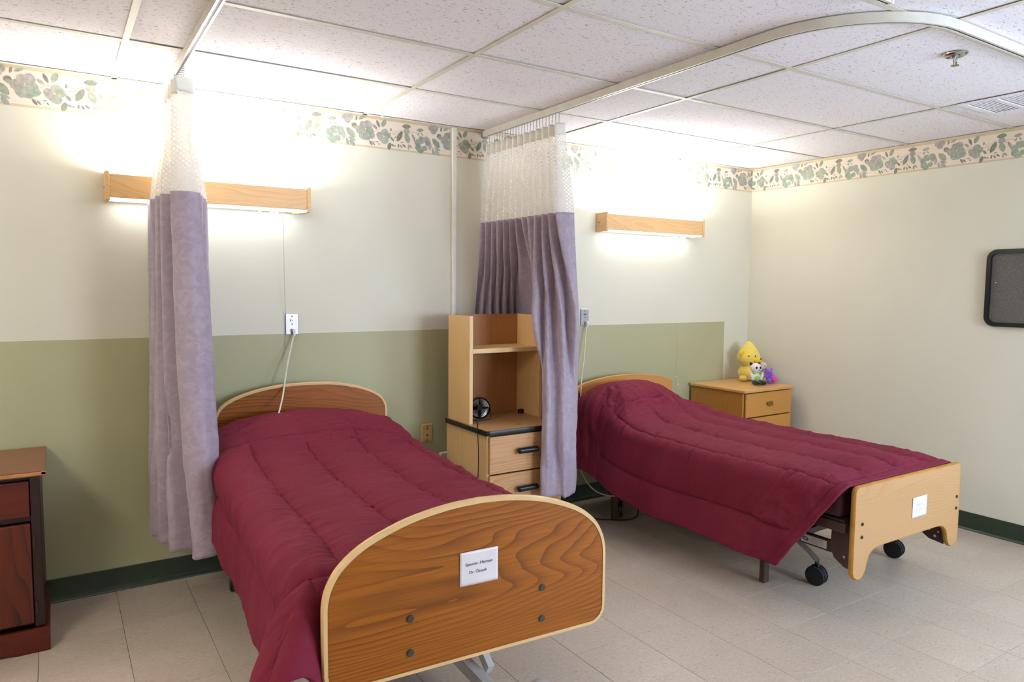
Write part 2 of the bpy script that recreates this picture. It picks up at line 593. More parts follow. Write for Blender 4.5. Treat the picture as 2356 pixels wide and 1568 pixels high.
def vnoise(x, y, seed=0):
    ix, iy = np.floor(x), np.floor(y)
    fx, fy = x-ix, y-iy
    fx = fx*fx*fx*(fx*(fx*6-15)+10)
    fy = fy*fy*fy*(fy*(fy*6-15)+10)
    a, b = _hash(ix, iy, seed), _hash(ix+1, iy, seed)
    c, d = _hash(ix, iy+1, seed), _hash(ix+1, iy+1, seed)
    return (a*(1-fx)+b*fx)*(1-fy)+(c*(1-fx)+d*fx)*fy

def fbm(x, y, seed=0, oct=3):
    v, amp = 0, 0.5
    for i in range(oct):
        v = v+amp*(vnoise(x*2**i, y*2**i, seed+i*7)-0.5)
        amp *= 0.5
    return v*2

def ridged(x, y, seed=0, oct=3):
    v, amp = 0, 0.5
    for i in range(oct):
        v = v+amp*(1-np.abs(2*vnoise(x*2**i, y*2**i, seed+i*5)-1))**2
        amp *= 0.5
    return v

def smooth01(x):
    x = np.clip(x, 0, 1)
    return x*x*(3-2*x)

def grid_mesh(name, P, UV, mats, parent=None, solid=0.0, subs=0):
    nr, nc = P.shape[:2]
    me = bpy.data.meshes.new(name)
    verts = P.reshape(-1, 3)
    idx = np.arange(nr*nc).reshape(nr, nc)
    q = np.stack([idx[:-1, :-1], idx[:-1, 1:], idx[1:, 1:], idx[1:, :-1]], -1).reshape(-1, 4)
    me.from_pydata(verts.tolist(), [], q.tolist())
    uvl = me.uv_layers.new(name='UVMap')
    uvs = UV.reshape(-1, 2)[q.reshape(-1)]
    uvl.data.foreach_set('uv', uvs.astype(np.float32).reshape(-1))
    me.polygons.foreach_set('use_smooth', [True]*len(me.polygons))
    for m in (mats if isinstance(mats, (list, tuple)) else [mats]):
        me.materials.append(m)
    o = bpy.data.objects.new(name, me)
    C.objects.link(o)
    if parent:
        o.parent = parent
    if solid:
        md = o.modifiers.new('solid', 'SOLIDIFY')
        md.thickness = solid
        md.offset = -1
    return o

# ================================================================== THE SETTING
def struct(o):
    o['kind'] = 'structure'
    return o

# ---- floor: dark bed with tiles laid on it
FX, FY, F = 0.2741, 0.1362, 0.3048
bm = new()
box(bm, XL-0.15, 0.15, YF-0.15, 0.15, -0.12, -0.0032)
floor = struct(obj('floor', bm, M_['seam']))
g = 0.0008
bm = new()
box(bm, g, F-g, g, F-g, -0.003, 0.0, 0.0006)
tile0 = None
far = new()
xs = [-FX+i*F for i in range(1, -26, -1)]
ys = [-FY-j*F for j in range(-1, 21)]
for x in xs:
    for y in ys:
        x0, x1, y0, y1 = max(x, XL), min(x+F, 0), max(y-F, YF), min(y, 0)
        if x1-x0 < 0.02 or y1-y0 < 0.02:
            continue
        near = x > -5.6 and y > -3.1
        full = (x1-x0 > F-1e-4) and (y1-y0 > F-1e-4)
        if near and full:
            if tile0 is None:
                tile0 = obj('floor_tile', bm, M_['vct'], floor, loc=(x0, y0, 0))
            else:
                dupe(tile0, (x0, y0, 0), floor)
        elif near:
            b2 = new()
            box(b2, g, x1-x0-g, g, y1-y0-g, -0.003, 0.0, 0.0006)
            obj('floor_tile', b2, M_['vct'], floor, loc=(x0, y0, 0))
        else:
            box(far, x0+g, x1-g, y0+g, y1-g, -0.003, 0.0)
o = obj('floor_tiles_beyond', far, M_['vct'], floor)
o['kind'] = 'stuff'

# ---- walls
bm = new()
box(bm, XL-0.1, 0.1, 0, 0.12, 0, H+0.15)
wall_back = struct(obj('wall_back', bm, M_['wall']))
bm = new()
for q in ((-3.45, 0, 0, H+0.15), (YF-0.1, -4.85, 0, H+0.15), (-4.85, -3.45, 0, 0.80), (-4.85, -3.45, 2.10, H+0.15)):
    box(bm, 0, 0.12, q[0], q[1], q[2], q[3])
wall_right = struct(obj('wall_right', bm, M_['wall']))
bm = new()
for q in ((-4.85, -4.80, 0.80, 2.10), (-3.50, -3.45, 0.80, 2.10), (-4.85, -3.45, 0.80, 0.85), (-4.85, -3.45, 2.05, 2.10), (-4.175, -4.125, 0.80, 2.10)):
    box(bm, 0.03, 0.09, q[0], q[1], q[2], q[3], 0.004)
struct(obj('window_2', bm, M_['white_pl']))
bm = new()
box(bm, XL-0.12, XL, YF-0.1, 0, 0, H+0.15)
wall_left = struct(obj('wall_left', bm, M_['wall']))
bm = new()
wx0, wx1, wz0, wz1 = -2.1, -0.8, 1.0, 2.0
for q in ((XL, wx0, 0, H+0.15), (wx1, 0, 0, H+0.15), (wx0, wx1, 0, wz0), (wx0, wx1, wz1, H+0.15)):
    box(bm, q[0], q[1], YF-0.12, YF, q[2], q[3])
wall_front = struct(obj('wall_front', bm, M_['wall']))
bm = new()
for q in ((wx0, wx0+0.05, wz0, wz1), (wx1-0.05, wx1, wz0, wz1), (wx0, wx1, wz0, wz0+0.05), (wx0, wx1, wz1-0.05, wz1), (-1.475, -1.425, wz0, wz1)):
    box(bm, q[0], q[1], YF-0.09, YF-0.03, q[2], q[3], 0.004)
win = struct(obj('window_1', bm, M_['white_pl']))

# painted lower wall sheets (a joint shows at x = -0.80), ending short of the corner
for x0, x1 in ((XL, -2.30), (-2.2995, -0.80), (-0.7985, -0.28)):
    bm = new()
    box(bm, x0, x1, -0.0016, 0.0, 0.10, 1.221)
    obj('lower_wall_sheet', bm, M_['dado'], wall_back)

for cx_, cz_, r_ in ((-0.798, 0.816, 0.004), (-0.773, 0.752, 0.006)):
    bm = new()
    A = [bm.verts.new((cx_+r_*(0.7 if k % 2 else 1)*cos(2*pi*k/9)*0.7, -0.0019, cz_+r_*sin(2*pi*k/9)*1.6)) for k in range(9)]
    bm.faces.new(A)
    obj('paint_chip', bm, M_['white_pl'], wall_back)

# vinyl cove base
def cove(p0, p1, name, parent=None):
    d = (Vector(p1)-Vector(p0)).normalized()
    nrm = Vector((d.y, -d.x, 0))
    prof = [(0, 0), (0.016, 0.0), (0.017, 0.003), (0.010, 0.008), (0.006, 0.016), (0.0035, 0.028), (0.003, 0.108), (0.0, 0.111)]
    bm = new()
    A = [bm.verts.new(Vector(p0)+nrm*a+Vector((0, 0, b))) for a, b in prof]
    B = [bm.verts.new(Vector(p1)+nrm*a+Vector((0, 0, b))) for a, b in prof]
    n = len(prof)
    for j in range(n):
        bm.faces.new((A[j], B[j], B[(j+1) % n], A[(j+1) % n]))
    bm.faces.new(A)
    bm.faces.new(list(reversed(B)))
    return struct(obj(name, bm, M_['baseboard'], smooth=40))
cove((XL, -0.0017, 0), (-0.001, -0.0017, 0), 'baseboard_back')
cove((-0.0005, -0.02, 0), (-0.0005, YF, 0), 'baseboard_right')

# ---- wallpaper border: strip, edge bands and printed leaves
MOTIF = []
def leaf(x, y, L, w, a, c):
    MOTIF.append(('l', x, y, L*1.14, w*1.18, a, c))
def pet(x, y, r, c, r2=None):
    MOTIF.append(('p', x, y, r*1.1, (r2 or r*0.9)*1.1, 0, c))
SG, GG, GR, PU, DK, GN = (150, 158, 136), (158, 164, 148), (166, 160, 146), (172, 163, 160), (132, 134, 118), (148, 163, 140)
for a in ((320, 325, 40, 16, 70), (365, 328, 40, 16, -50)): leaf(*a, GR)
leaf(340, 278, 80, 36, 10, GG)
for a in ((310, 430, 40, GG), (360, 400, 45, GG), (420, 400, 42, GG), (440, 440, 36, SG), (320, 490, 42, GN), (345, 525, 38, GN), (400, 500, 32, GN)): pet(*a)
leaf(465, 480, 75, 36, 80, PU)
leaf(545, 440, 120, 62, -45, SG)
leaf(508, 545, 80, 30, -75, GR); leaf(558, 512, 80, 28, -20, GG); leaf(562, 562, 80, 42, -50, GG)
for a in ((480, 255, 36, PU), (530, 255, 42, GR), (510, 292, 36, PU), (585, 355, 30, DK), (590, 375, 20, GG)): pet(*a)
leaf(610, 272, 50, 20, 80, DK); leaf(668, 270, 70, 25, 25, GR)
for a in ((655, 405, 52, GR), (740, 350, 48, PU), (690, 350, 42, GR), (690, 470, 52, GG), (780, 470, 42, GN), (730, 480, 46, GG), (760, 420, 46, GG)): pet(*a)
leaf(825, 375, 62, 28, -40, GR); leaf(862, 340, 78, 28, -65, DK); leaf(930, 332, 85, 46, 62, SG)
for a in ((880, 470, 38, GR), (940, 440, 42, GG), (970, 475, 38, SG), (940, 535, 42, GG), (905, 510, 36, GR), (885, 500, 30, GR)): pet(*a)
leaf(775, 560, 58, 22, -55, DK); leaf(808, 568, 40, 16, -50, DK); leaf(850, 548, 28, 10, 10, DK); leaf(872, 576, 24, 10, -50, DK)
leaf(995, 602, 75, 40, 75, DK); leaf(1035, 590, 40, 16, -20, DK); leaf(1065, 600, 22, 10, -45, DK)
S = -195
leaf(1210+S, 410, 36, 15, 85, DK); leaf(1225+S, 520, 55, 24, -50, DK); leaf(1260+S, 500, 28, 12, 60, GR)
leaf(1315+S, 488, 120, 50, 62, DK); leaf(1400+S, 373, 95, 46, 5, DK); leaf(1410+S, 510, 105, 58, -72, SG)
pet(1400+S, 430, 36, GR); leaf(1490+S, 512, 90, 26, -65, GR)
leaf(1300+S, 600, 40, 18, 85, DK); leaf(1335+S, 607, 40, 16, -60, DK); leaf(1370+S, 600, 42, 20, -35, DK); leaf(1342+S, 560, 36, 12, 5, GR)
leaf(1425+S, 616, 52, 22, 85, GR); leaf(1452+S, 610, 46, 18, -50, GR)
STEMS = [[(800, 440), (830, 425), (870, 405), (895, 400)], [(1000, 450), (1050, 462), (1090, 440), (1140, 415), (1160, 430)],
         [(1000, 405), (1040, 425), (1085, 430)], [(1235, 450), (1300, 440), (1350, 470), (1330, 440)], [(1240, 460), (1290, 490), (1335, 520)],
         [(760, 545), (800, 545), (850, 550)], [(1010, 575), (1040, 580)], [(300, 330), (330, 355), (370, 375)], [(1030, 440), (1070, 470), (1080, 500)]]
PER_PX, PER_M = 1035.0, 0.522
Z0, Z1 = 2.2505, H-0.002
def to_st(x, y):
    ytop = 140+0.139*x
    ybot = 520+0.125*x
    return (x-340)/PER_PX*PER_M, Z0+(ybot-y)/(ybot-ytop)*(Z1-Z0)
def border(parent, axis, a0, a1, phase):
    """axis 'x': back wall, along +x at y=0; axis 'y': right wall, along -y at x=0"""
    def P(s, z, d):
        return (s, -d, z) if axis == 'x' else (-d, -s, z)
    bm = new()
    def quad(s0, s1, z0, z1, d, mi):
        vs = [bm.verts.new(P(*q, d)) for q in ((s0, z0), (s1, z0), (s1, z1), (s0, z1))]
        vb = [bm.verts.new(P(*q, 0)) for q in ((s0, z0), (s1, z0), (s1, z1), (s0, z1))]
        bm.faces.new(vs).material_index = mi
        for j in range(4):
            bm.faces.new((vs[j], vb[j], vb[(j+1) % 4], vs[(j+1) % 4])).material_index = mi
    quad(a0, a1, Z0+0.010, Z1-0.010, 0.0006, 0)
    quad(a0, a1, Z0, Z0+0.010, 0.0007, 1)
    quad(a0, a1, Z1-0.014, Z1, 0.0007, 1)
    strip = obj('wallpaper_border', bm, [M_['border_paper'], M_['border_edge']], parent)
    bm = new()
    cl = bm.loops.layers.float_color.new('Col')
    def poly(pts, d, c):
        pts = [(min(max(s, a0), a1), min(max(z, Z0+0.001), Z1-0.002)) for s, z in pts]
        vs = [bm.verts.new(P(s, z, d)) for s, z in pts]
        f = bm.faces.new(vs)
        for l in f.loops:
            l[cl] = c
    k0 = int((a0-phase)/PER_M)-2
    k1 = int((a1-phase)/PER_M)+2
    rnd = random.Random(3)
    for k in range(k0, k1):
        off = phase+k*PER_M
        for st in STEMS:
            pp = [to_st(*q) for q in cr(st, 4)]
            pp = [(s+off, z) for s, z in pp]
            if pp[0][0] < a0 or pp[-1][0] > a1 or pp[-1][0] < a0 or pp[0][0] > a1:
                continue
            w = 0.0009
            for (s0, z0), (s1, z1) in zip(pp[:-1], pp[1:]):
                L = hypot(s1-s0, z1-z0) or 1
                nx, nz = -(z1-z0)/L*w, (s1-s0)/L*w
                poly([(s0+nx, z0+nz), (s0-nx, z0-nz), (s1-nx, z1-nz), (s1+nx, z1+nz)], 0.0008, srgb(160, 150, 132))
        for i, (ty, x, y, a, b, ang, c) in enumerate(MOTIF):
            s, z = to_st(x, y)
            s += off
            m = PER_M/PER_PX
            if s < a0+0.004 or s > a1-0.004:
                continue
            kk = rnd.uniform(0.95, 1.05)
            colr = srgb(*(min(255, q*kk) for q in c))
            d = 0.0009+0.00001*i
            if ty == 'l':
                # the crop's strip is seen nearly square-on, so angles carry over
                a_ = radians(ang)
                pts = []
                for j in range(10):
                    th = 2*pi*j/10
                    px, pz = cos(th)*a/2, sin(th)*b/2*(1-0.35*abs(cos(th))**2)
                    pts.append((s+(px*cos(a_)-pz*sin(a_))*m, z+(px*sin(a_)+pz*cos(a_))*m))
                poly(pts, d, colr)
            else:
                pts = [(s+cos(2*pi*j/10)*a*m*rnd.uniform(.9, 1.05), z+sin(2*pi*j/10)*b*m*rnd.uniform(.9, 1.05)) for j in range(10)]
                poly(pts, d, colr)
    obj('printed_leaves', bm, M_['print'], strip)
border(wall_back, 'x', XL+0.01, -0.001, -3.443)
border(wall_right, 'y', 0.001, -YF-0.01, 0.834)

# ---- ceiling: slab, exposed grid and lay-in tiles
bm = new()
box(bm, XL-0.1, 0.1, YF-0.1, 0.1, H+0.06, H+0.15)
ceiling = struct(obj('ceiling', bm, M_['dark']))
CXs = [0.0]+[-0.821-1.2192*k for k in range(6)]
CXs = [c for c in CXs if c > XL]+[XL]
CYs = [0.0]+[-0.6267-0.6096*k for k in range(10)]
CYs = [c for c in CYs if c > YF]+[YF]
cache = {}
rnd = random.Random(5)
VENT = None
for i in range(len(CXs)-1):
    for j in range(len(CYs)-1):
        x1, x0, y1, y0 = CXs[i], CXs[i+1], CYs[j], CYs[j+1]
        key = (round(x1-x0, 3), round(y1-y0, 3))
        lift = rnd.uniform(0.003, 0.006)
        cx, cy = (x0+x1)/2, (y0+y1)/2
        if key not in cache:
            hw, hh = (x1-x0)/2-0.0055, (y1-y0)/2-0.0055
            bm = new()
            box(bm, -hw, hw, -hh, hh, 0, 0.015, 0.001)
            cache[key] = obj('ceiling_tile', bm, M_['tile_ceil'], ceiling, loc=(cx, cy, H+lift))
        else:
            dupe(cache[key], (cx, cy, H+lift), ceiling)
def tee(x0, x1, y0, y1, name):
    bm = new()
    box(bm, x0, x1, y0, y1, H, H+0.0015)
    if x1-x0 > y1-y0:
        c = (y0+y1)/2
        box(bm, x0, x1, c-0.004, c+0.004, H+0.0015, H+0.04)
    else:
        c = (x0+x1)/2
        box(bm, c-0.004, c+0.004, y0, y1, H+0.0015, H+0.04)
    obj(name, bm, M_['grid'], ceiling)
for x in CXs[1:-1]:
    tee(x-0.012, x+0.012, YF, 0, 'main_runner')
for y in CYs[1:-1]:
    for i in range(len(CXs)-1):
        tee(CXs[i+1]+0.0122, CXs[i]-0.0122, y-0.012, y+0.012, 'cross_tee')
bm = new()
box(bm, XL, 0, -0.020, -0.0002, H, H+0.0015)
box(bm, -0.020, -0.0002, YF, -0.0202, H, H+0.0015)
obj('wall_angle', bm, M_['grid'], ceiling)

# ---- air register let into the ceiling by the right wall
vent = thing('ceiling_vent', 'pale louvred air register in the ceiling near the right wall', 'vent', (-0.655, -2.20, H-0.001))
bm = new()
for q in ((-.19, .19, -.26, -.225), (-.19, .19, .225, .26), (-.19, -.150, -.225, .225), (.150, .19, -.225, .225), (-.150, .150, 0.085, 0.105)):
    box(bm, q[0], q[1], q[2], q[3], -0.004, 0.0, 0.001)
obj('frame', bm, M_['tile_ceil'], vent)
for k in range(28):
    yy = -0.215+k*0.0157
    if 0.078 < yy < 0.112:
        continue
    bm = new()
    box(bm, -0.148, 0.148, -0.0055, 0.0055, -0.0006, 0.0006)
    obj('slat', bm, M_['tile_ceil'], vent, loc=(0, yy, -0.0025), rot=(radians(14), 0, 0))
# ---- sprinkler
spr = thing('sprinkler', 'small chrome fire sprinkler head in the ceiling', 'sprinkler', (-1.67, -2.335, H))
bm = new()
prof = [(0.046, 0.0), (0.045, -0.004), (0.036, -0.009), (0.022, -0.006), (0.018, -0.004)]
n = 28
R = [[bm.verts.new((r*cos(2*pi*j/n), r*sin(2*pi*j/n), z)) for j in range(n)] for r, z in prof]
for a in range(len(R)-1):
    for j in range(n):
        bm.faces.new((R[a][j], R[a][(j+1) % n], R[a+1][(j+1) % n], R[a+1][j]))
obj('escutcheon', bm, M_['chrome'], spr, 40)
bm = new()
cyl(bm, (0, 0, 0), (0, 0, -0.014), 0.011, 16)
for s in (-1, 1):
    tube(bm, cr([(s*0.010, 0, -0.012), (s*0.015, 0, -0.024), (s*0.009, 0, -0.038), (0, 0, -0.044)], 4), 0.0024, 8)
cyl(bm, (0, 0, -0.012), (0, 0, -0.042), 0.003, 10)
obj('body', bm, M_['chrome'], spr, 40)
bm = new()
cyl(bm, (0, 0, -0.044), (0, 0, -0.0455), 0.015, 16)
obj('deflector', bm, M_['brass'], spr, 40)

# dangling clip and crack beside the runner
clip = thing('ceiling_hook', 'tiny white clip dangling from the ceiling runner above the wallpaper', 'hook', (-3.235, -0.20, H))
bm = new()
tube(bm, cr([(0, 0, 0), (0.003, 0, -0.012), (0, 0, -0.022)], 4), 0.0012, 6)
obj('wire', bm, M_['steel'], clip, 60)
bm = new()
box(bm, -0.006, 0.004, -0.001, 0.001, -0.052, -0.020, 0.0008)
obj('tab', bm, M_['white_pl'], clip)

# ================================================================== CURTAIN TRACKS
TP = [(-0.013, 0.0), (-0.013, -0.034), (-0.0045, -0.034), (-0.0045, -0.030), (0.0045, -0.030), (0.0045, -0.034), (0.013, -0.034), (0.013, 0.0)]
TP = [(a, b) for a, b in reversed(TP)]
def track(name, pts, label, slot=True):
    t_ = thing(name, label, 'curtain track')
    bm = new()
    sweep(bm, pts, TP)
    obj('rail', bm, M_['track'], t_, 35)
    bm = new()
    sweep(bm, [(x, y, z) for x, y, z in pts], [(0.0043, -0.0306), (0.0043, -0.0325), (-0.0043, -0.0325), (-0.0043, -0.0306)])
    obj('slot', bm, M_['track_in'], t_)
    return t_
zt = H-0.0015
track('curtain_track', [(-4.263, -0.012, zt), (-4.263, -3.0, zt)], 'straight ceiling curtain track at left, above the gathered single curtain')
arc = [(-2.495, -0.012, zt), (-2.495, -2.05, zt)]
R_ = 0.45
for k in range(1, 13):
    a = pi + k*(pi/2)/12
    arc.append((-2.495+R_+R_*cos(a), -2.07+R_*sin(a), zt))
arc += [(-1.9, -2.52, zt), (-0.02, -2.52, zt)]
track('curtain_track', arc, 'long ceiling curtain track bending in a quarter circle around the right bed')
tt = track('curtain_track', [(-4.2, -2.52, zt), (-2.47, -2.52, zt)], 'short end of curtain track stopping just before the bend at the top edge')
bm = new()
box(bm, -2.475, -2.462, -2.535, -2.505, zt-0.035, zt, 0.002)
obj('end_cap', bm, M_['white_pl'], tt)

# ================================================================== CURTAINS
def curtain(name, label, keys, zseam, zhdr, hook_idx, seed, hem_wave=0.0, dense=7):
    """keys: [(z, [(x,y)...])] from the track down; every list has the same length"""
    t_ = thing(name, label, 'curtain', (keys[-1][1][0][0], keys[-1][1][0][1], keys[-1][0]))
    T0 = np.array(t_.location)
    zs = [k[0] for k in keys]
    K = np.array([k[1] for k in keys])         # nk, N, 2
    def row(z):
        i = 0
        while i < len(zs)-2 and z < zs[i+1]:
            i += 1
        f = np.clip((zs[i]-z)/(zs[i]-zs[i+1]), 0, 1)
        # cubic in z
        a = K[i-1] if i else K[i]
        b, c = K[i], K[i+1]
        d = K[i+2] if i+2 < len(zs) else K[i+1]
        lin = b*(1-f)+c*f
        sm = b*(1-smooth01(f))+c*smooth01(f)
        return np.array(cr([tuple(p) for p in (0.5*lin+0.5*sm)], dense))
    base = row(zseam)
    ulen = np.concatenate([[0], np.cumsum(np.hypot(*(base[1:]-base[:-1]).T))])
    # scale so folds carry cloth width
    def surf(zlist, amp=1.0):
        P = []
        UV = []
        for z in zlist:
            r = row(z)
            n = len(r)
            s = np.arange(n)/dense
            zz = np.full(n, z)
            w = fbm(s*1.3, np.full(n, z*2.4), seed)*0.020*amp
            w2 = fbm(s*0.9+9, np.full(n, z*9.0)+s*0.4, seed+3)*0.0065*amp
            tn = np.gradient(r, axis=0)
            nn = np.stack([-tn[:, 1], tn[:, 0]], 1)
            nn /= np.linalg.norm(nn, axis=1, keepdims=True)+1e-9
            lowf = np.clip((zseam-z)/1.2, 0, 1)
            r2 = r+nn*(w+w2)[:, None]*(0.35+0.65*lowf)
            if hem_wave and z < zs[-1]+0.06:
                zz = zz+hem_wave*fbm(s*0.8, s*0, seed+9)*np.clip((zs[-1]+0.06-z)/0.06, 0, 1)
            P.append(np.column_stack([r2, zz])-T0)
            UV.append(np.column_stack([ulen, zz]))
        return np.array(P), np.array(UV)
    P, UV = surf(np.linspace(zhdr, zseam, 30), 0.3)
    grid_mesh('netting', P, UV, M_['net'], t_)
    P, UV = surf(np.linspace(zs[0], zhdr-0.001, 5), 0.3)
    grid_mesh('header_tape', P, UV, M_['header'], t_, 0.0015)
    P, UV = surf(np.linspace(zseam+0.004, zs[-1], 90))
    grid_mesh('fabric', P, UV, M_['lavender'], t_, 0.003)
    # hem stitch line
    z = zs[-1]+0.05
    # hooks
    hb = new()
    tube(hb, [(0, 0, 0.0), (0, 0, -0.035)], 0.0011, 6)
    for q in range(4):
        ell(hb, (0, 0, -0.006-q*0.008), (0.003, 0.003, 0.003), nu=8, nv=6)
    tube(hb, cr([(0, 0, -0.035), (0.004, 0, -0.045), (0, 0, -0.056), (-0.004, 0, -0.045)], 4, True), 0.0012, 6, True)
    h0 = None
    r = row(zs[0])
    for i in hook_idx:
        x, y = r[min(int(i*dense), len(r)-1)]
        loc = Vector((TRX, y, H-0.036))-Vector(T0)
        if h0 is None:
            h0 = obj('hook', hb, M_['steel'], t_, 60, loc=loc)
        else:
            dupe(h0, loc, t_)
    return t_

# left curtain -------------------------------------------------
TRX = -4.263
N = 12
top = [(-4.263+(0.042 if i % 2 == 0 else -0.042), -0.10-0.045*i) for i in range(N)]
seam = [(-4.19, -.06), (-4.36, -.09), (-4.13, -.13), (-4.362, -.18), (-4.125, -.24), (-4.352, -.31), (-4.15, -.35), (-4.345, -.41), (-4.18, -.45), (-4.322, -.53), (-4.265, -.575), (-4.208, -.55)]
mid = [(-4.21, -.06), (-4.375, -.10), (-4.13, -.14), (-4.37, -.19), (-4.125, -.24), (-4.37, -.31), (-4.16, -.36), (-4.355, -.42), (-4.21, -.46), (-4.312, -.55), (-4.245, -.605), (-4.172, -.56)]
bot = [(-4.24, -.06), (-4.39, -.10), (-4.15, -.14), (-4.392, -.20), (-4.13, -.25), (-4.385, -.33), (-4.15, -.38), (-4.345, -.46), (-4.215, -.49), (-4.277, -.57), (-4.21, -.625), (-4.143, -.56)]
top2 = [(a[0]*0.5+b[0]*0.5, a[1]*0.5+b[1]*0.5) for a, b in zip(top, seam)]
curtain('privacy_curtain', 'lavender privacy curtain gathered on the straight track, left of the near bed',
        [(2.335, top), (2.10, top2), (1.865, seam), (1.1, mid), (0.30, bot)], 1.865, 2.275, [0.3+i*0.8 for i in range(14)], 11, 0.02)

# right curtain ------------------------------------------------
TRX = -2.495
N = 26
top = [(-2.495+(0.022 if i % 2 else -0.022), -0.07-0.0295*i) for i in range(N)]
seam = []
for i in range(N):
    y = -0.045-0.0325*i
    seam.append((-2.495+(0.045 if i % 2 else -0.045), y))
seam[-1] = (-2.45, -0.865)
hz = []   # at the hutch top, z=1.33: first 13 points behind it, the rest past its right side and out in front
for i in range(12):
    f = i/11
    hz.append((-2.585+0.285*f, -0.045-0.03*f+(0.022 if i % 2 else -0.022)))
hz += [(-2.275, -0.16), (-2.285, -0.27), (-2.28, -0.36), (-2.36, -0.46), (-2.43, -0.50), (-2.485, -0.545), (-2.515, -0.60),
       (-2.45, -0.60), (-2.475, -0.66), (-2.41, -0.64), (-2.42, -0.72), (-2.37, -0.70), (-2.365, -0.775), (-2.33, -0.76)]
bz = []
for i in range(12):
    f = i/11
    bz.append((-2.62+0.32*f, -0.045-0.03*f+(0.022 if i % 2 else -0.022)))
bz += [(-2.265, -0.16), (-2.26, -0.27), (-2.25, -0.38), (-2.27, -0.50), (-2.29, -0.60), (-2.34, -0.69), (-2.45, -0.700),
       (-2.530, -0.715), (-2.515, -0.75), (-2.455, -0.735), (-2.42, -0.775), (-2.37, -0.76), (-2.32, -0.73), (-2.275, -0.67)]
mz = [((a[0]+b[0])/2, (a[1]+b[1])/2) for a, b in zip(hz, bz)]
for i in range(12, N):
    mz[i] = (bz[i][0]*0.8+hz[i][0]*0.2, bz[i][1]*0.8+hz[i][1]*0.2)
curtain('privacy_curtain', 'lavender privacy curtain hanging behind and around the oak hutch between the beds',
        [(2.335, top), (1.865, seam), (1.31, hz), (0.85, mz), (0.33, bz)], 1.865, 2.275, [0.2+i*1.0 for i in range(25)], 23, 0.02)

# ================================================================== WALL LAMPS
def wall_lamp(x0, x1, label):
    t_ = thing('wall_lamp', label, 'lamp', ((x0+x1)/2, 0, 1.86), group='oak wall lamps above the beds')
    w = (x1-x0)/2
    D = 0.108
    bm = new()
    box(bm, -w+0.018, w-0.018, -D, -D+0.014, 0.012, 0.118, 0.0015)
    obj('front_panel', bm, M_['oak_lamp'], t_)
    for s in (-1, 1):
        bm = new()
        box(bm, s*w-(0.018 if s > 0 else 0), s*w+(0.018 if s < 0 else 0), -D-0.006, -0.002, 0.0, 0.130, 0.002)
        e = obj('end_cap', bm, M_['oak_lamp'], t_)
        bm = new()
        cyl(bm, (s*w, -0.035, 0.062), (s*(w+0.002), -0.035, 0.062), 0.004, 10)
        obj('screw', bm, M_['black'], e)
    bm = new()
    box(bm, -w+0.02, w-0.02, -0.030, -0.003, 0.012, 0.110)
    box(bm, -w+0.02, w-0.02, -D+0.016, -0.030, 0.045, 0.048)
    obj('housing', bm, M_['white_pl'], t_)
    bm = new()
    cyl(bm, (-w+0.04, -0.062, 0.092), (w-0.04, -0.062, 0.092), 0.013, 14)
    obj('tube', bm, M_['tube'], t_, 40)
    bm = new()
    box(bm, -w+0.0185, w-0.0185, -D+0.003, -0.031, 0.001, 0.011, 0.001)
    obj('diffuser', bm, M_['diffuser'], t_)
    # pull knobs and stub below
    for dx in (0.20, 0.26, 0.285):
        bm = new()
        cyl(bm, (w-0.45+dx, -0.07, -0.0005), (w-0.45+dx, -0.07, -0.014), 0.006, 12, 0.008)
        obj('knob', bm, M_['white_pl'], t_, 40)
    bm = new()
    cyl(bm, (w-0.06, -0.05, 0.0), (w-0.06, -0.05, -0.008), 0.02, 16)
    obj('plug', bm, M_['brass'], t_, 40)
    c = (x0+x1)/2
    a = area('lamp_uplight', (0, -0.066, 0.114), (pi, 0, 0), 2*w-0.08, 0.05, LAMP_UP, (0.97, 0.98, 1.0))
    a.parent = t_
    b = area('lamp_downlight', (0, -0.068, -0.001), (0, 0, 0), 2*w-0.08, 0.06, LAMP_DOWN, (0.97, 0.97, 1.0))
    b.parent = t_
    return t_
wall_lamp(-4.535, -3.60, 'long oak-fronted wall lamp over the near left bed, crossed by a curtain')
wall_lamp(-1.600, -0.655, 'long oak-fronted wall lamp over the far right bed, fully visible')

# pull chain of left lamp
bm = new()
pts = cr([(-3.735, -0.07, 1.845), (-3.728, -0.055, 1.7), (-3.72, -0.03, 1.45), (-3.712, -0.012, 1.30), (-3.712, -0.010, 1.20), (-3.725, -0.012, 1.06)], 6)
tube(bm, pts, 0.0011, 6)
tag(obj('pull_chain', bm, M_['steel'], None, 60), 'thin pull chain hanging from the left wall lamp past the call plate', 'chain')

# ================================================================== CONDUIT, OUTLETS, CALL CORDS
t_ = thing('conduit', 'white vertical wall conduit running from ceiling down behind the hutch', 'conduit', (-2.703, 0, 0.11))
bm = new()
box(bm, -0.014, 0.014, -0.020, -0.0025, 0.002, H-0.112, 0.005, 3)
obj('channel', bm, M_['conduit'], t_, 40)
bm = new()
box(bm, -0.018, 0.018, -0.0025, -0.0016, 0.002, H-0.112)
obj('back_strip', bm, M_['conduit'], t_)

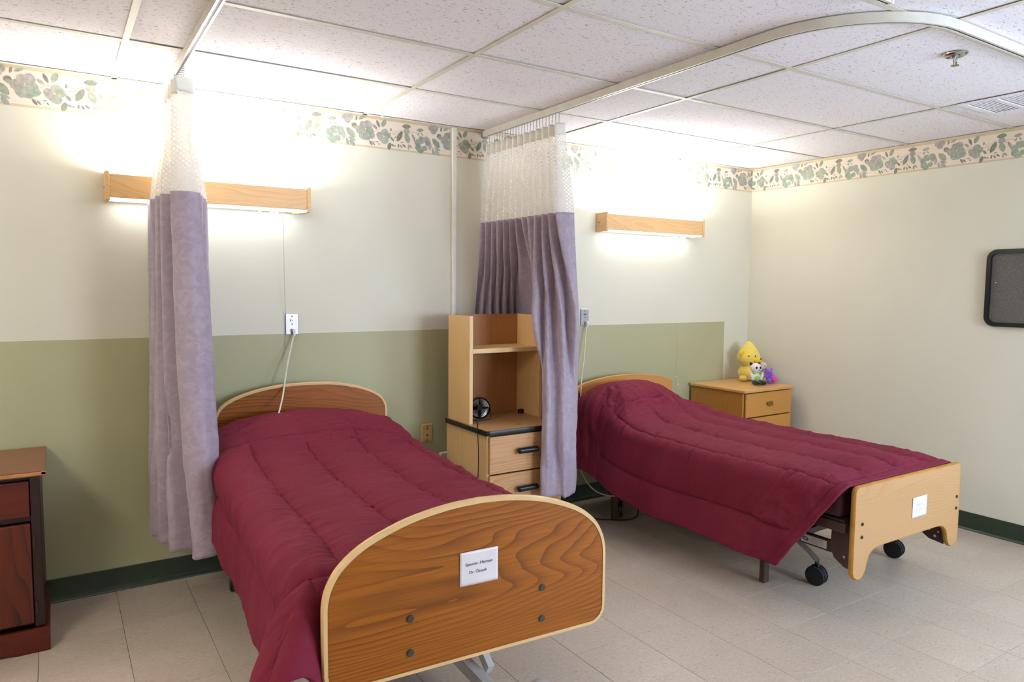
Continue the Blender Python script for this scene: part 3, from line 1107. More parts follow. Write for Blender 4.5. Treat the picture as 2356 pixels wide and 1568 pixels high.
def call_plate(x, z, label, w=0.070, h=0.114):
    t_ = thing('call_plate', label, 'wall plate', (x, -0.0017, z))
    bm = new()
    box(bm, -w/2, w/2, -0.006, 0.0, -h/2, h/2, 0.003)
    obj('plate', bm, M_['steel'], t_)
    for dz in (0.042, 0.0, -0.048):
        bm = new()
        cyl(bm, (0, -0.005, dz), (0, -0.0075, dz), 0.0035, 12)
        obj('screw', bm, M_['bolt'], t_, 40)
    bm = new()
    cyl(bm, (0, -0.006, 0.020), (0, -0.016, 0.020), 0.007, 14)
    j = obj('jack', bm, M_['chrome'], t_, 40)
    bm = new()
    cyl(bm, (0, -0.0155, 0.020), (0, -0.0165, 0.020), 0.0038, 12)
    obj('socket', bm, M_['black'], j, 40)
    return t_
call_plate(-3.677, 1.272, 'brushed steel nurse call plate on the wall above the near left bed')
call_plate(-1.688, 1.278, 'brushed steel nurse call plate beside the right curtain above far bed')

def call_cord(label, px, pz, pts):
    t_ = thing('call_cable', label, 'cord', (px, -0.008, pz), group='white nurse call cords')
    bm = new()
    cyl(bm, (0, -0.001, 0), (0, -0.022, 0), 0.008, 14)
    cyl(bm, (0, -0.018, 0.004), (0, -0.020, -0.028), 0.007, 14, 0.0055)
    obj('plug', bm, M_['white_pl'], t_, 40)
    bm = new()
    P0 = Vector((px, -0.008, pz))
    tube(bm, [tuple(Vector(p)-P0) for p in cr(pts, 8)], 0.0042, 8)
    obj('cable', bm, M_['cord'], t_, 60)
    return t_
call_cord('white call cord drooping from steel plate onto the near bed pillow end', -3.672, 1.24,
          [(-3.672, -0.026, 1.214), (-3.684, -0.03, 1.180), (-3.700, -0.045, 1.13), (-3.723, -0.07, 1.059), (-3.746, -0.10, 0.972), (-3.777, -0.17, 0.903), (-3.828, -0.28, 0.835)])
call_cord('white call cord dropping from steel plate over the far right bed headboard', -1.68, 1.245,
          [(-1.680, -0.026, 1.219), (-1.696, -0.03, 1.18), (-1.727, -0.055, 1.01), (-1.768, -0.085, 0.88), (-1.805, -0.125, 0.78), (-1.825, -0.14, 0.71)])

t_ = thing('wall_outlet', 'ivory outlet plate with dark holes, low between near bed and hutch', 'outlet', (-2.882, -0.0017, 0.600))
bm = new()
box(bm, -0.038, 0.038, -0.012, 0, -0.056, 0.056, 0.006, 1)
obj('plate', bm, M_['ivory'], t_)
for x, z, r in ((0.002, 0.042, .003), (0.0, 0.028, .0045), (0.0, -0.012, .0048), (0.0, -0.042, .004), (0.022, 0.045, .002), (-0.022, -0.042, .002)):
    bm = new()
    cyl(bm, (x, -0.0115, z), (x, -0.0128, z), r, 12)
    obj('hole', bm, M_['black'], t_, 40)
t_ = thing('wall_outlet', 'white electrical box at bed height just left of the hutch', 'outlet', (-2.765, -0.0017, 0.452))
bm = new()
box(bm, -0.035, 0.035, -0.03, 0, -0.05, 0.02, 0.004, 1)
obj('plate', bm, M_['white_pl'], t_)

# ================================================================== PIN BOARD on right wall
t_ = thing('pin_board', 'grey fabric pin board with rounded black frame on right wall', 'board', (-0.001, -2.20, 1.5))
def rrect(y0, y1, z0, z1, r, n=6):
    out = []
    for cy, cz, a0 in ((y1-r, z0+r, -90), (y1-r, z1-r, 0), (y0+r, z1-r, 90), (y0+r, z0+r, 180)):
        for k in range(n+1):
            a = radians(a0+90*k/n)
            out.append((cy+r*cos(a), cz+r*sin(a)))
    return out
bm = new()
path = [(-0.014, y, z) for y, z in rrect(-0.44, 0.428, -0.218, 0.215, 0.045)]
sweep(bm, path, [(-.011, -.013), (.011, -.013), (.013, -.006), (.013, .006), (.011, .013), (-.011, .013), (-.013, .006), (-.013, -.006)], True, hint=Vector((1, 0, 0)))
obj('frame', bm, M_['pin_frame'], t_, 30)
bm = new()
A = [(-0.008, y, z) for y, z in rrect(-0.435, 0.423, -0.213, 0.21, 0.04)]
va = [bm.verts.new(p) for p in A]
vb = [bm.verts.new((0, p[1], p[2])) for p in A]
bm.faces.new(va)
for j in range(len(A)):
    bm.faces.new((va[j], va[(j+1) % len(A)], vb[(j+1) % len(A)], vb[j]))
obj('panel', bm, M_['pin'], t_)
bm = new()
ell(bm, (-0.010, 0.39, 0.03), (0.002, 0.003, 0.003), nu=8, nv=6)
obj('pin', bm, M_['white_pl'], t_, 60)

# ================================================================== HUTCH between the beds
t_ = thing('oak_hutch', 'light oak bedside chest with open hutch on top and black-edged counter', 'cabinet', (-2.83, -0.165, 0))
WU = 0.49
# base: x 0..WU, y 0..-0.475
bm = new()
box(bm, 0.0, 0.016, -0.465, -0.002, 0.05, 0.690)
obj('side_panel', bm, M_['oak_v'], t_)
bm = new()
box(bm, WU-0.016, WU, -0.465, -0.002, 0.05, 0.690)
obj('side_panel', bm, M_['oak_v'], t_)
bm = new()
box(bm, 0.016, WU-0.016, -0.012, -0.002, 0.05, 0.690)
box(bm, 0.016, WU-0.016, -0.44, -0.012, 0.05, 0.065)
obj('carcass', bm, M_['oak_back'], t_)
bm = new()
box(bm, 0.016, WU-0.016, -0.42, -0.05, 0.0, 0.05)
obj('plinth', bm, M_['black_edge'], t_)
bm = new()
prof = [(-0.013, 0.0)]
out = []
for cx, cy, a0 in ((WU+0.018-0.03, -0.49+0.03, -90), ):
    pass
def rr2(x0, x1, y0, y1, r, n=5):
    o_ = []
    for cx, cy, a0 in ((x1-r, y0+r, -90), (x1-r, y1-r, 0), (x0+r, y1-r, 90), (x0+r, y0+r, 180)):
        for k in range(n+1):
            a = radians(a0+90*k/n)
            o_.append((cx+r*cos(a), cy+r*sin(a)))
    return o_
def slab(bm, outline, z0, z1):
    A = [bm.verts.new((x, y, z0)) for x, y in outline]
    B = [bm.verts.new((x, y, z1)) for x, y in outline]
    n = len(outline)
    bm.faces.new(list(reversed(A)))
    bm.faces.new(B)
    for j in range(n):
        bm.faces.new((A[j], A[(j+1) % n], B[(j+1) % n], B[j]))
slab(bm, rr2(-0.012, WU+0.012, -0.486, 0.0, 0.022), 0.691, 0.716)
obj('counter_top', bm, M_['oak_top'], t_)
bm = new()
sweep(bm, [(x, y, 0.7035) for x, y in rr2(-0.0135, WU+0.0135, -0.4875, 0.0015, 0.0235)], [(-0.004, -0.013), (0.003, -0.013), (0.005, -0.006), (0.005, 0.006), (0.003, 0.013), (-0.004, 0.013)], True)
obj('edge_strip', bm, M_['black_edge'], t_, 40)
for z0, z1 in ((0.480, 0.683), (0.270, 0.472), (0.060, 0.262)):
    bm = new()
    box(bm, 0.008, WU-0.008, -0.484, -0.4665, z0, z1, 0.002)
    d = obj('drawer', bm, M_['oak_h'], t_)
    bm = new()
    zc = (z0+z1)/2+0.015
    x0, x1 = WU/2-0.055, WU/2+0.038
    for x in (x0, x1):
        cyl(bm, (x, -0.4835, zc), (x, -0.512, zc), 0.0095, 14)
    pts = [(x0, -0.512, zc), (x1, -0.512, zc)]
    cyl(bm, (x0-0.010, -0.511, zc), (x1+0.010, -0.511, zc), 0.0165, 18)
    ell(bm, (x0-0.010, -0.511, zc), (0.0115, 0.0165, 0.0165), nu=12, nv=8)
    ell(bm, (x1+0.010, -0.511, zc), (0.0115, 0.0165, 0.0165), nu=12, nv=8)
    obj('handle', bm, M_['black'], d, 40)
# hutch
hy0, hy1 = -0.272, -0.020   # front, back (local)
for x0, x1 in ((0.0, 0.022), (WU-0.022, WU)):
    bm = new()
    box(bm, x0, x1, hy0, hy1, 0.717, 1.318, 0.0012)
    obj('hutch_side', bm, M_['oak_v'], t_)
bm = new()
box(bm, 0.022, WU-0.022, hy1-0.012, hy1-0.002, 0.717, 1.318)
obj('hutch_back', bm, M_['oak_back'], t_)
bm = new()
box(bm, 0.0222, WU-0.0222, hy0+0.004, hy1-0.0125, 1.110, 1.136, 0.0015)
obj('shelf', bm, M_['oak_v'], t_)
for yy in (-0.10,):
    bm = new()
    box(bm, WU-0.055, WU-0.0225, yy-0.018, yy+0.01, 0.7165, 0.742, 0.004)
    obj('bracket', bm, M_['cherry_frame'], t_)
bm = new()
box(bm, WU/2-0.012, WU/2+0.02, -0.392, -0.386, 0.7161, 0.7168)
obj('chip', bm, M_['cherry_frame'], t_)

# ---- little desk fan in the hutch
fan = thing('desk_fan', 'small black metal desk fan inside the oak hutch', 'fan', (-2.712, -0.345, 0.7165), radians(-22))
bm = new()
Rf = 0.060
zc = 0.072
def ring(bm, y, R, r=0.0012, n=28):
    tube(bm, [(R*cos(2*pi*k/n), y, zc+R*sin(2*pi*k/n)) for k in range(n)], r, 6, True)
for y, R in ((-0.018, Rf), (0.018, Rf), (-0.022, 0.045), (-0.024, 0.030), (-0.025, 0.014)):
    ring(bm, y, R, 0.0015 if R == Rf else 0.0009)
for k in range(20):
    a = 2*pi*k/20
    tube(bm, [(Rf*cos(a), -0.018, zc+Rf*sin(a)), (0.045*cos(a), -0.0235, zc+0.045*sin(a)), (0.012*cos(a), -0.0255, zc+0.012*sin(a))], 0.0007, 5)
obj('grille', bm, M_['black'], fan, 60)
bm = new()
n = 28
A = [bm.verts.new((Rf*cos(2*pi*k/n), -0.017, zc+Rf*sin(2*pi*k/n))) for k in range(n)]
B = [bm.verts.new((Rf*cos(2*pi*k/n), 0.020, zc+Rf*sin(2*pi*k/n))) for k in range(n)]
B2 = [bm.verts.new((0.03*cos(2*pi*k/n), 0.036, zc+0.03*sin(2*pi*k/n))) for k in range(n)]
for j in range(n):
    bm.faces.new((A[j], A[(j+1) % n], B[(j+1) % n], B[j]))
    bm.faces.new((B[j], B[(j+1) % n], B2[(j+1) % n], B2[j]))
bm.faces.new(B2)
obj('shroud', bm, M_['black'], fan, 40)
for k in range(4):
    bm = new()
    a0 = pi/4+k*pi/2
    rows = []
    for q in range(6):
        rr = 0.012+0.042*q/5
        wd = 0.35+0.35*(q/5)
        rows.append([bm.verts.new((rr*cos(a0+s*wd), -0.006+s*0.012, zc+rr*sin(a0+s*wd))) for s in (-1, -.5, 0, .5, 1)])
    for a in range(5):
        for b in range(4):
            bm.faces.new((rows[a][b], rows[a+1][b], rows[a+1][b+1], rows[a][b+1]))
    obj('blade', bm, M_['steel'], fan, 60)
bm = new()
cyl(bm, (0, -0.012, zc), (0, 0.03, zc), 0.013, 16)
obj('hub', bm, M_['black'], fan, 40)
bm = new()
tube(bm, cr([(-0.064, 0, zc), (-0.066, 0.004, 0.03), (-0.064, 0.006, 0.006), (-0.055, 0.0, 0.003), (0.0, -0.02, 0.0022), (0.055, 0, 0.003), (0.064, 0.006, 0.006), (0.066, 0.004, 0.03), (0.064, 0, zc)], 5), 0.002, 7)
obj('stand', bm, M_['black'], fan, 60)
bm = new()
pts = cr([(-2.745, -0.36, 0.727), (-2.775, -0.43, 0.722), (-2.815, -0.50, 0.7195), (-2.849, -0.555, 0.712), (-2.853, -0.575, 0.66), (-2.850, -0.575, 0.56), (-2.855, -0.57, 0.40), (-2.86, -0.5, 0.15), (-2.87, -0.40, 0.01)], 8)
tube(bm, pts, 0.0028, 8)
tag(obj('fan_cord', bm, M_['black'], None, 60), 'thin black cord trailing from the desk fan down the hutch side', 'cord')

# ================================================================== LEFT CHERRY NIGHTSTAND
t_ = thing('cherry_nightstand', 'worn dark cherry nightstand with drawer and door, cut by left edge', 'nightstand', (-5.12, -0.02, 0))
w = 0.30
bm = new()
for x0, x1 in ((-w, -w+0.018), (w-0.018, w)):
    box(bm, x0, x1, -0.455, -0.0, 0.10, 0.715)
box(bm, -w+0.018, w-0.018, -0.02, 0.0, 0.10, 0.715)
box(bm, -w+0.018, w-0.018, -0.44, -0.02, 0.10, 0.12)
box(bm, -w+0.018, w-0.018, -0.4549, -0.43, 0.700, 0.715)
box(bm, -w+0.018, w-0.018, -0.4549, -0.43, 0.532, 0.552)
obj('carcass', bm, M_['cherry_frame'], t_)
for s in (-1, 1):
    bm = new()
    box(bm, s*w-(0.035 if s > 0 else 0), s*w+(0.035 if s < 0 else 0), -0.470, -0.4552, 0.10, 0.715, 0.002)
    obj('stile', bm, M_['cherry_frame'], t_)
bm = new()
box(bm, -w-0.022, w+0.022, -0.492, 0.0, 0.722, 0.742, 0.005, 2)
box(bm, -w-0.010, w+0.010, -0.480, 0.0, 0.7152, 0.722)
obj('top', bm, M_['cherry_top'], t_)
bm = new()
box(bm, -w-0.023, w+0.023, -0.4955, -0.4915, 0.7215, 0.7350, 0.0015)
box(bm, w+0.004, w+0.0240, -0.4955, -0.478, 0.7215, 0.7365, 0.003)
obj('worn_edge', bm, M_['worn_edge'], t_)
bm = new()
box(bm, -w+0.037, w-0.037, -0.4775, -0.456, 0.556, 0.698, 0.004, 2)
obj('drawer', bm, M_['cherry_h'], t_)
bm = new()
box(bm, -w+0.037, w-0.037, -0.4775, -0.456, 0.118, 0.528, 0.006, 2)
d = obj('door', bm, M_['cherry'], t_)
for z in (0.45, 0.18):
    bm = new()
    box(bm, w-0.030, w-0.024, -0.476, -0.4702, z-0.025, z+0.025, 0.002)
    obj('hinge', bm, M_['bolt'], d)
bm = new()
ol = [(-w-0.014, 0.0), (-w+0.10, 0.0)] + [(-w+0.12+0.34*k/10, 0.028-0.016*abs(cos(pi*k/10))**3-0.004*sin(3*pi*k/10)) for k in range(11)][::1] + [(w-0.10, 0.0), (w+0.014, 0.0), (w+0.014, 0.098), (-w-0.014, 0.098)]
prism(bm, ol, -0.486, -0.4705)
for s in (-1, 1):
    box(bm, s*(w+0.007)-0.0075, s*(w+0.007)+0.0069, -0.4705, -0.0, 0.0, 0.098)
obj('plinth', bm, M_['cherry_h'], t_)

# ================================================================== RIGHT MAPLE NIGHTSTAND
nz = 0.763
t_ = thing('maple_nightstand', 'golden maple nightstand with brass pulls in the far corner, carrying plush toys', 'nightstand', (-0.665, -0.022, 0), radians(1.5))
W2, D2 = 0.565, 0.48
for x0, x1 in ((0.008, 0.026), (W2-0.026, W2-0.008)):
    bm = new()
    box(bm, x0, x1, -D2, -0.002, 0.0, nz-0.024)
    obj('side_panel', bm, M_['maple_v'], t_)
bm = new()
box(bm, 0.026, W2-0.026, -0.014, -0.002, 0.04, nz-0.024)
box(bm, 0.026, W2-0.026, -D2+0.02, -0.014, 0.04, 0.055)
obj('carcass', bm, M_['maple_v'], t_)
bm = new()
box(bm, -0.006, W2+0.006, -D2-0.03, 0.0, nz-0.023, nz, 0.006, 2)
obj('top', bm, M_['maple_top'], t_)
for z0, z1 in ((0.560, 0.733), (0.382, 0.553), (0.204, 0.375), (0.03, 0.197)):
    bm = new()
    box(bm, 0.028, W2-0.010, -D2-0.018, -D2-0.0005, z0, z1, 0.005, 2)
    d = obj('drawer', bm, M_['maple'], t_)
    bm = new()
    cx, cz, yy = W2/2+0.01, (z0+z1)/2, -D2-0.0185
    # batwing back plate
    bo = [(-.040, 0.004), (-.028, -.014), (-.012, -.010), (0, -.024), (.012, -.010), (.028, -.014), (.040, .004), (.032, .018), (.016, .008), (.008, .018), (0, .012), (-.008, .018), (-.016, .008), (-.032, .018)]
    prism(bm, [(cx+a, cz+b) for a, b in bo], yy-0.002, yy+0.0005)
    tube(bm, cr([(cx-0.026, yy-0.004, cz+0.006), (cx-0.024, yy-0.014, cz-0.008), (cx, yy-0.018, cz-0.015), (cx+0.024, yy-0.014, cz-0.008), (cx+0.026, yy-0.004, cz+0.006)], 5), 0.0026, 8)
    obj('pull', bm, M_['brass'], d, 40)

# ================================================================== PLUSH TOYS
def toy(name, label, loc, rz):
    return thing(name, label, 'plush toy', loc, radians(rz), 'plush toys on the maple nightstand')
nzt = nz+0.001
# big yellow one at the back, pointed crest, snout to the right
y_ = toy('plush_chick', 'big yellow plush toy with pointed head, tallest at the back', (-0.175, -0.160, nzt), -35)
bm = new()
ell(bm, (0, 0, 0.062), (0.078, 0.070, 0.064))
ell(bm, (0.05, -0.055, 0.022), (0.028, 0.05, 0.024))
ell(bm, (-0.05, -0.055, 0.022), (0.028, 0.05, 0.024))
obj('body', bm, M_['p_yellow'], y_, 180)
bm = new()
ell(bm, (0, -0.005, 0.185), (0.088, 0.078, 0.076), nu=24, nv=16)
for v in bm.verts:
    if v.co.z > 0.205:
        k = (v.co.z-0.205)
        v.co.z += k*0.85
        v.co.x *= 1-min(0.75, k*7)
        v.co.y *= 1-min(0.75, k*7)
h = obj('head', bm, M_['p_yellow'], y_, 180)
bm = new()
ell(bm, (0.052, -0.066, 0.165), (0.034, 0.028, 0.026))
obj('muzzle', bm, M_['p_gold'], h, 180)
bm = new()
ell(bm, (0.070, -0.088, 0.178), (0.007, 0.006, 0.006), nu=10, nv=8)
obj('nose', bm, M_['p_black'], h, 180)
bm = new()
ell(bm, (-0.058, -0.045, 0.215), (0.026, 0.016, 0.030))
obj('ear', bm, M_['p_gold'], h, 180)
for sx in (-0.03, 0.02):
    bm = new()
    ell(bm, (sx+0.01, -0.0805, 0.198), (0.005, 0.003, 0.006), nu=10, nv=8)
    obj('eye', bm, M_['p_black'], h, 180)

# panda in a green vest
p_ = toy('plush_panda', 'seated plush panda with a lime green vest and black legs', (-0.305, -0.335, nzt), -18)
bm = new()
ell(bm, (0, 0, 0.055), (0.036, 0.032, 0.048))
obj('body', bm, M_['p_white'], p_, 180)
bm = new()
ell(bm, (0, -0.004, 0.050), (0.030, 0.0315, 0.034))
ell(bm, (-0.016, -0.012, 0.088), (0.022, 0.018, 0.007))
ell(bm, (0.016, -0.012, 0.088), (0.022, 0.018, 0.007))
v_ = obj('vest', bm, M_['p_green'], p_, 180)
bm = new()
ell(bm, (-0.002, -0.006, 0.124), (0.044, 0.038, 0.036))
h = obj('head', bm, M_['p_white'], p_, 180)
for s in (-1, 1):
    bm = new()
    ell(bm, (s*0.016-0.002, -0.041, 0.128), (0.008, 0.005, 0.010), nu=12, nv=8)
    obj('eye_patch', bm, M_['p_black'], h, 180)
    bm = new()
    ell(bm, (s*0.034-0.002, 0.006, 0.154), (0.013, 0.009, 0.012), nu=12, nv=8)
    obj('ear', bm, M_['p_black'], h, 180)
bm = new()
ell(bm, (0.002, -0.045, 0.112), (0.005, 0.004, 0.004), nu=10, nv=8)
obj('nose', bm, M_['p_black'], h, 180)
for s in (-1, 1):
    bm = new()
    ell(bm, (s*0.026, -0.050, 0.018), (0.018, 0.052, 0.018))
    obj('leg', bm, M_['p_black'], p_, 180)
for s in (-1, 1):
    bm = new()
    ell(bm, (s*0.040, -0.018, 0.060), (0.014, 0.014, 0.032), Matrix.Rotation(s*0.35, 3, 'Y'))
    obj('arm', bm, M_['p_white'], p_, 180)

# black-sleeved cream doll behind
c_ = toy('plush_lamb', 'pale cream plush toy with closed eyes, behind the panda', (-0.125, -0.235, nzt), -25)
bm = new()
ell(bm, (0, 0, 0.050), (0.038, 0.034, 0.050))
obj('body', bm, M_['p_grey'], c_, 180)
bm = new()
ell(bm, (0, -0.004, 0.118), (0.042, 0.036, 0.036))
h = obj('head', bm, M_['p_cream'], c_, 180)
for s in (-1, 1):
    bm = new()
    tube(bm, cr([(s*0.016-0.007, -0.0395, 0.126), (s*0.016, -0.041, 0.122), (s*0.016+0.007, -0.0395, 0.126)], 4), 0.0013, 6)
    obj('eye', bm, M_['ink'], h, 60)
    bm = new()
    ell(bm, (s*0.040, 0.0, 0.125), (0.012, 0.008, 0.018), nu=12, nv=8)
    obj('ear', bm, M_['p_cream'], h, 180)
    bm = new()
    ell(bm, (s*0.022, -0.045, 0.015), (0.015, 0.040, 0.015))
    obj('leg', bm, M_['p_cream'], c_, 180)
bm = new()
ell(bm, (-0.036, -0.030, 0.060), (0.032, 0.016, 0.014), Matrix.Rotation(0.2, 3, 'Z'))
obj('arm', bm, M_['p_black'], c_, 180)
bm = new()
ell(bm, (0.036, -0.022, 0.058), (0.014, 0.016, 0.030))
obj('arm', bm, M_['p_grey'], c_, 180)

# purple and pink one
u_ = toy('plush_hippo', 'small purple plush toy with a pink belly, nearest the right wall', (-0.145, -0.345, nzt), -30)
bm = new()
ell(bm, (0.01, 0, 0.034), (0.040, 0.036, 0.034))
obj('body', bm, M_['p_purple'], u_, 180)
bm = new()
ell(bm, (0.026, -0.030, 0.034), (0.026, 0.016, 0.022))
obj('belly', bm, M_['p_pink'], u_, 180)
bm = new()
ell(bm, (-0.014, -0.006, 0.082), (0.028, 0.026, 0.026))
h = obj('head', bm, M_['p_purple'], u_, 180)
for s in (-1, 1):
    bm = new()
    ell(bm, (-0.014+s*0.022, 0, 0.104), (0.010, 0.007, 0.010), nu=12, nv=8)
    obj('ear', bm, M_['p_purple'], h, 180)
    bm = new()
    ell(bm, (-0.014+s*0.010, -0.030, 0.088), (0.003, 0.002, 0.003), nu=8, nv=6)
    obj('eye', bm, M_['p_black'], h, 180)
bm = new()
ell(bm, (-0.024, -0.034, 0.020), (0.015, 0.030, 0.018))
obj('leg', bm, M_['p_purple'], u_, 180)
bm = new()
ell(bm, (-0.030, -0.012, 0.048), (0.010, 0.014, 0.026))
obj('arm', bm, M_['p_purple'], u_, 180)

# ================================================================== BEDS
def caster(parent, x, y, ang, z=0.0, R=0.050, top=None, mat_hood=None):
    """twin-wheel caster; returns the part"""
    bm = new()
    top = top or 0.125
    cyl(bm, (0, 0, 0.10), (0, 0, top), 0.010, 14)
    # hood between the wheels
    prof = [(0.046*cos(a)*0.95, 0.050+0.046*sin(a)) for a in [pi*k/10 for k in range(-1, 12)]]
    A = [bm.verts.new((px, -0.005, pz)) for px, pz in prof]
    B = [bm.verts.new((px, 0.005, pz)) for px, pz in prof]
    bm.faces.new(A)
    bm.faces.new(list(reversed(B)))
    for j in range(len(A)):
        bm.faces.new((A[j], B[j], B[(j+1) % len(A)], A[(j+1) % len(A)]))
    box(bm, -0.014, 0.014, -0.012, 0.012, 0.088, 0.106, 0.003)
    c = obj('caster', bm, mat_hood or M_['black'], parent, 40, loc=(x, y, z), rot=(0, 0, ang))
    for s in (-1, 1):
        bm = new()
        y0, y1 = s*0.0065, s*0.026
        cyl(bm, (0, y0, 0.05), (0, y1, 0.05), R, 32)
        bmesh.ops.bevel(bm, geom=[e for e in bm.edges if abs(e.verts[0].co.y-e.verts[1].co.y) < 1e-6], offset=0.005, segments=2, affect='EDGES')
        for f in bm.faces:
            f.material_index = 1 if abs(f.normal.y) < 0.95 and hypot(f.calc_center_median().x, f.calc_center_median().z-0.05) < 0.049 else 0
        cyl(bm, (0, y1, 0.05), (0, y1+s*0.0015, 0.05), 0.038, 24)
        obj('wheel', bm, [M_['rubber'], M_['caster_rim']], c, 40)
    return c

def bolt(parent, x, y, z, r=0.010):
    bm = new()
    cyl(bm, (x, y, z), (x, y-0.003, z), r, 18)
    cyl(bm, (x, y-0.003, z), (x, y-0.0045, z), r*0.8, 18)
    obj('bolt', bm, M_['bolt'], parent, 40)

def comforter(name, label, loc, rz, Pm):
    hw, Lf, hs = Pm['hw'], Pm['Lf'], Pm.get('shift', 0)
    OL, OR, OF = Pm['OL'], Pm['OR'], Pm['OF']
    t0 = Pm['t0']
    ns, nt = 270, 430
    s1 = np.linspace(-hw-OL, hw+OR, ns)
    t1 = np.linspace(t0, Lf+OF, nt)
    Sg, Tg = np.meshgrid(s1, t1, indexing='xy')   # nt x ns
    r = 0.055
    def hx(d, fl):
        a = np.clip(d/r, 0, pi/2)
        rest = np.clip(d-r*pi/2, 0, None)
        return r*np.sin(a)+rest*fl
    def dz(d, fl):
        a = np.clip(d/r, 0, pi/2)
        rest = np.clip(d-r*pi/2, 0, None)
        return r*(1-np.cos(a))+rest*np.sqrt(1-fl*fl)
    E = hw-r
    F_ = Lf-r
    a = np.clip(np.abs(Sg)-E, 0, None)
    sgn = np.sign(Sg)
    b = np.clip(Tg-F_, 0, None)
    p = Pm.get('pn', 3.0)
    rho = (a**p+b**p)**(1/p)
    phi = np.arctan2(b, a+1e-9)
    phi = np.where(a <= 0, pi/2, phi)
    fl = Pm['flare']
    h = hx(rho, fl)+np.where(Sg < 0, Pm['cone'], Pm.get('coneR', 0.0))*np.sin(2*phi)*np.clip(rho-0.03, 0, None)
    drop = dz(rho, fl)*(1-Pm.get('notch', 0)*np.exp(-((phi-1.08)/0.17)**2)*(a > 0.02)*(Sg < 0))
    drop = drop*(1-Pm.get('headlift', 0)*(1-smooth01((Tg-0.25)/0.75)))
    drop = drop*(1-0.40*smooth01((b-0.02)/0.10)*smooth01((Sg-0.15)/0.2))
    cx = np.clip(np.abs(Sg), 0, E)
    cy = np.clip(Tg, None, F_)
    X = sgn*(cx+np.where(a > 0, h*np.cos(phi), 0))
    Y = -(cy+np.where(b > 0, h*np.sin(phi), 0))
    ztop = Pm['top'](Sg, np.clip(Tg, None, F_))
    Z = ztop-drop
    # side shear (foot edge slanting)
    if Pm.get('shear'):
        k = Pm['shear']*np.where(Sg < 0, 1, 0.3)
        Y = Y+k*drop*smooth01((Tg-0.6)/1.4)
    # hanging waves on the sides
    wv = fbm(Tg*Pm.get('wf', 4.0), Sg*0.6+3, 31, 2)
    X = X+sgn*np.where(a > 0, 1, 0)*wv*0.10*smooth01(drop/0.3)*Pm.get('wave', 1.0)
    wv2 = fbm(Sg*5, Tg*0.6, 77, 2)
    Y = Y-np.where(b > 0, 1, 0)*wv2*0.05*smooth01(drop/0.3)
    X = X+hs
    P = np.stack([X, Y, Z], -1)
    # normals
    du = np.gradient(P, axis=1)
    dv = np.gradient(P, axis=0)
    Nn = np.cross(dv, du)
    Nn /= np.linalg.norm(Nn, axis=-1, keepdims=True)+1e-9
    flip = np.where(Nn[nt//2, ns//2, 2] < 0, -1, 1)
    Nn = Nn*flip
    # quilting: lengthwise channels drifting a little
    sp = Pm['spacing']
    wob = 0.018*fbm(Tg*2.2, Tg*0, 5, 2)
    so = Sg-Pm['s0']-wob
    ph = so/sp
    dist = np.abs(ph-np.round(ph))*sp
    mt = smooth01((Tg-Pm['q0']-0.05*np.sin(np.round(ph)*2.1))/0.10)*smooth01((Lf+Pm.get('q1', -0.02)-Tg)/0.06)
    puff = 0.020*(1-np.exp(-dist/0.035))
    crease = -0.017*np.exp(-(dist/0.0055)**2)
    D = (puff+crease)*mt+(1-mt)*0.014
    # end borders of the quilted field
    for tq in (Pm['q0'], Lf+Pm.get('q1', -0.02)):
        dq = np.abs(Tg-tq-0.015*fbm(Sg*3, Sg*0, 8, 2))
        D = D-0.010*np.exp(-(dq/0.008)**2)*Pm.get('endseam', 0.6)
    # wrinkles crossing the channels, gathered at seams
    warp = 0.05*fbm(Sg*4, Tg*3, 41, 2)
    wr = ridged(Sg*3.2+warp*8, (Tg+warp)*17+Sg*1.5, 13, 4)**1.6*1.5
    gat = 0.35+1.0*np.exp(-dist/0.045)
    hang = 1-0.6*smooth01(drop/0.15)
    D = D+(wr-0.45)*0.0125*gat*hang
    wr2 = ridged((Sg+warp)*9, (Tg-warp)*9, 19, 3)
    D = D+(wr2-0.45)*0.0050
    big = fbm(Sg*3.0, Tg*2.6, 3, 3)
    D = D+big*0.016
    for (cs, ct, rs, rtt, amp, fx_, fy_, seed) in Pm['bunch']:
        m = np.exp(-((Sg-cs)/rs)**2-((Tg-ct)/rtt)**2)
        rr = ridged((Sg-cs)*fx_+warp*14, (Tg-ct)*fy_+warp*10+(Sg-cs)*3, seed, 3)
        D = D+m*(rr-0.4)*amp*1.5
    P = P+Nn*D[..., None]
    UV = np.stack([Sg, Tg], -1)
    o = grid_mesh(name, P, UV, M_['maroon'], None, 0.014)
    o.location = loc
    o.rotation_euler = (0, 0, rz)
    tag(o, label, 'comforter')
    return o

def board_outline(W_, z0, z1, zs_, rb, style='arch'):
    pass

# ---------------------------------------------- bed, near left
BL = (-3.64, -0.10)
TL = radians(-2.8)
bed = thing('hospital_bed', 'near left hospital bed with arched orange oak head and foot boards', 'bed', (BL[0], BL[1], 0), TL)
BW = 0.452
def arch(pts_half, W_, bottom, rb, n=5):
    """left half of top edge as (x from centre (negative), z), mirrored"""
    left = cr(pts_half, 5)
    right = [(-x, z) for x, z in reversed(left)][1:]
    top_ = left+right          # left to right
    out = []
    # bottom edge from left to right, then up and back over the top from right to left
    for k in range(n+1):
        a = pi+ (pi/2)*k/n
        out.append((-W_+rb+rb*cos(a), bottom+rb+rb*sin(a)))
    for k in range(n+1):
        a = 3*pi/2+(pi/2)*k/n
        out.append((W_-rb+rb*cos(a), bottom+rb+rb*sin(a)))
    out += list(reversed(top_))
    return out
foot_half = [(-BW, 0.600), (-BW+0.002, 0.660), (-0.436, 0.708), (-0.403, 0.755), (-0.335, 0.803), (-0.22, 0.846), (-0.10, 0.868), (0.0, 0.874)]
ol = arch(foot_half, BW, 0.412, 0.055)
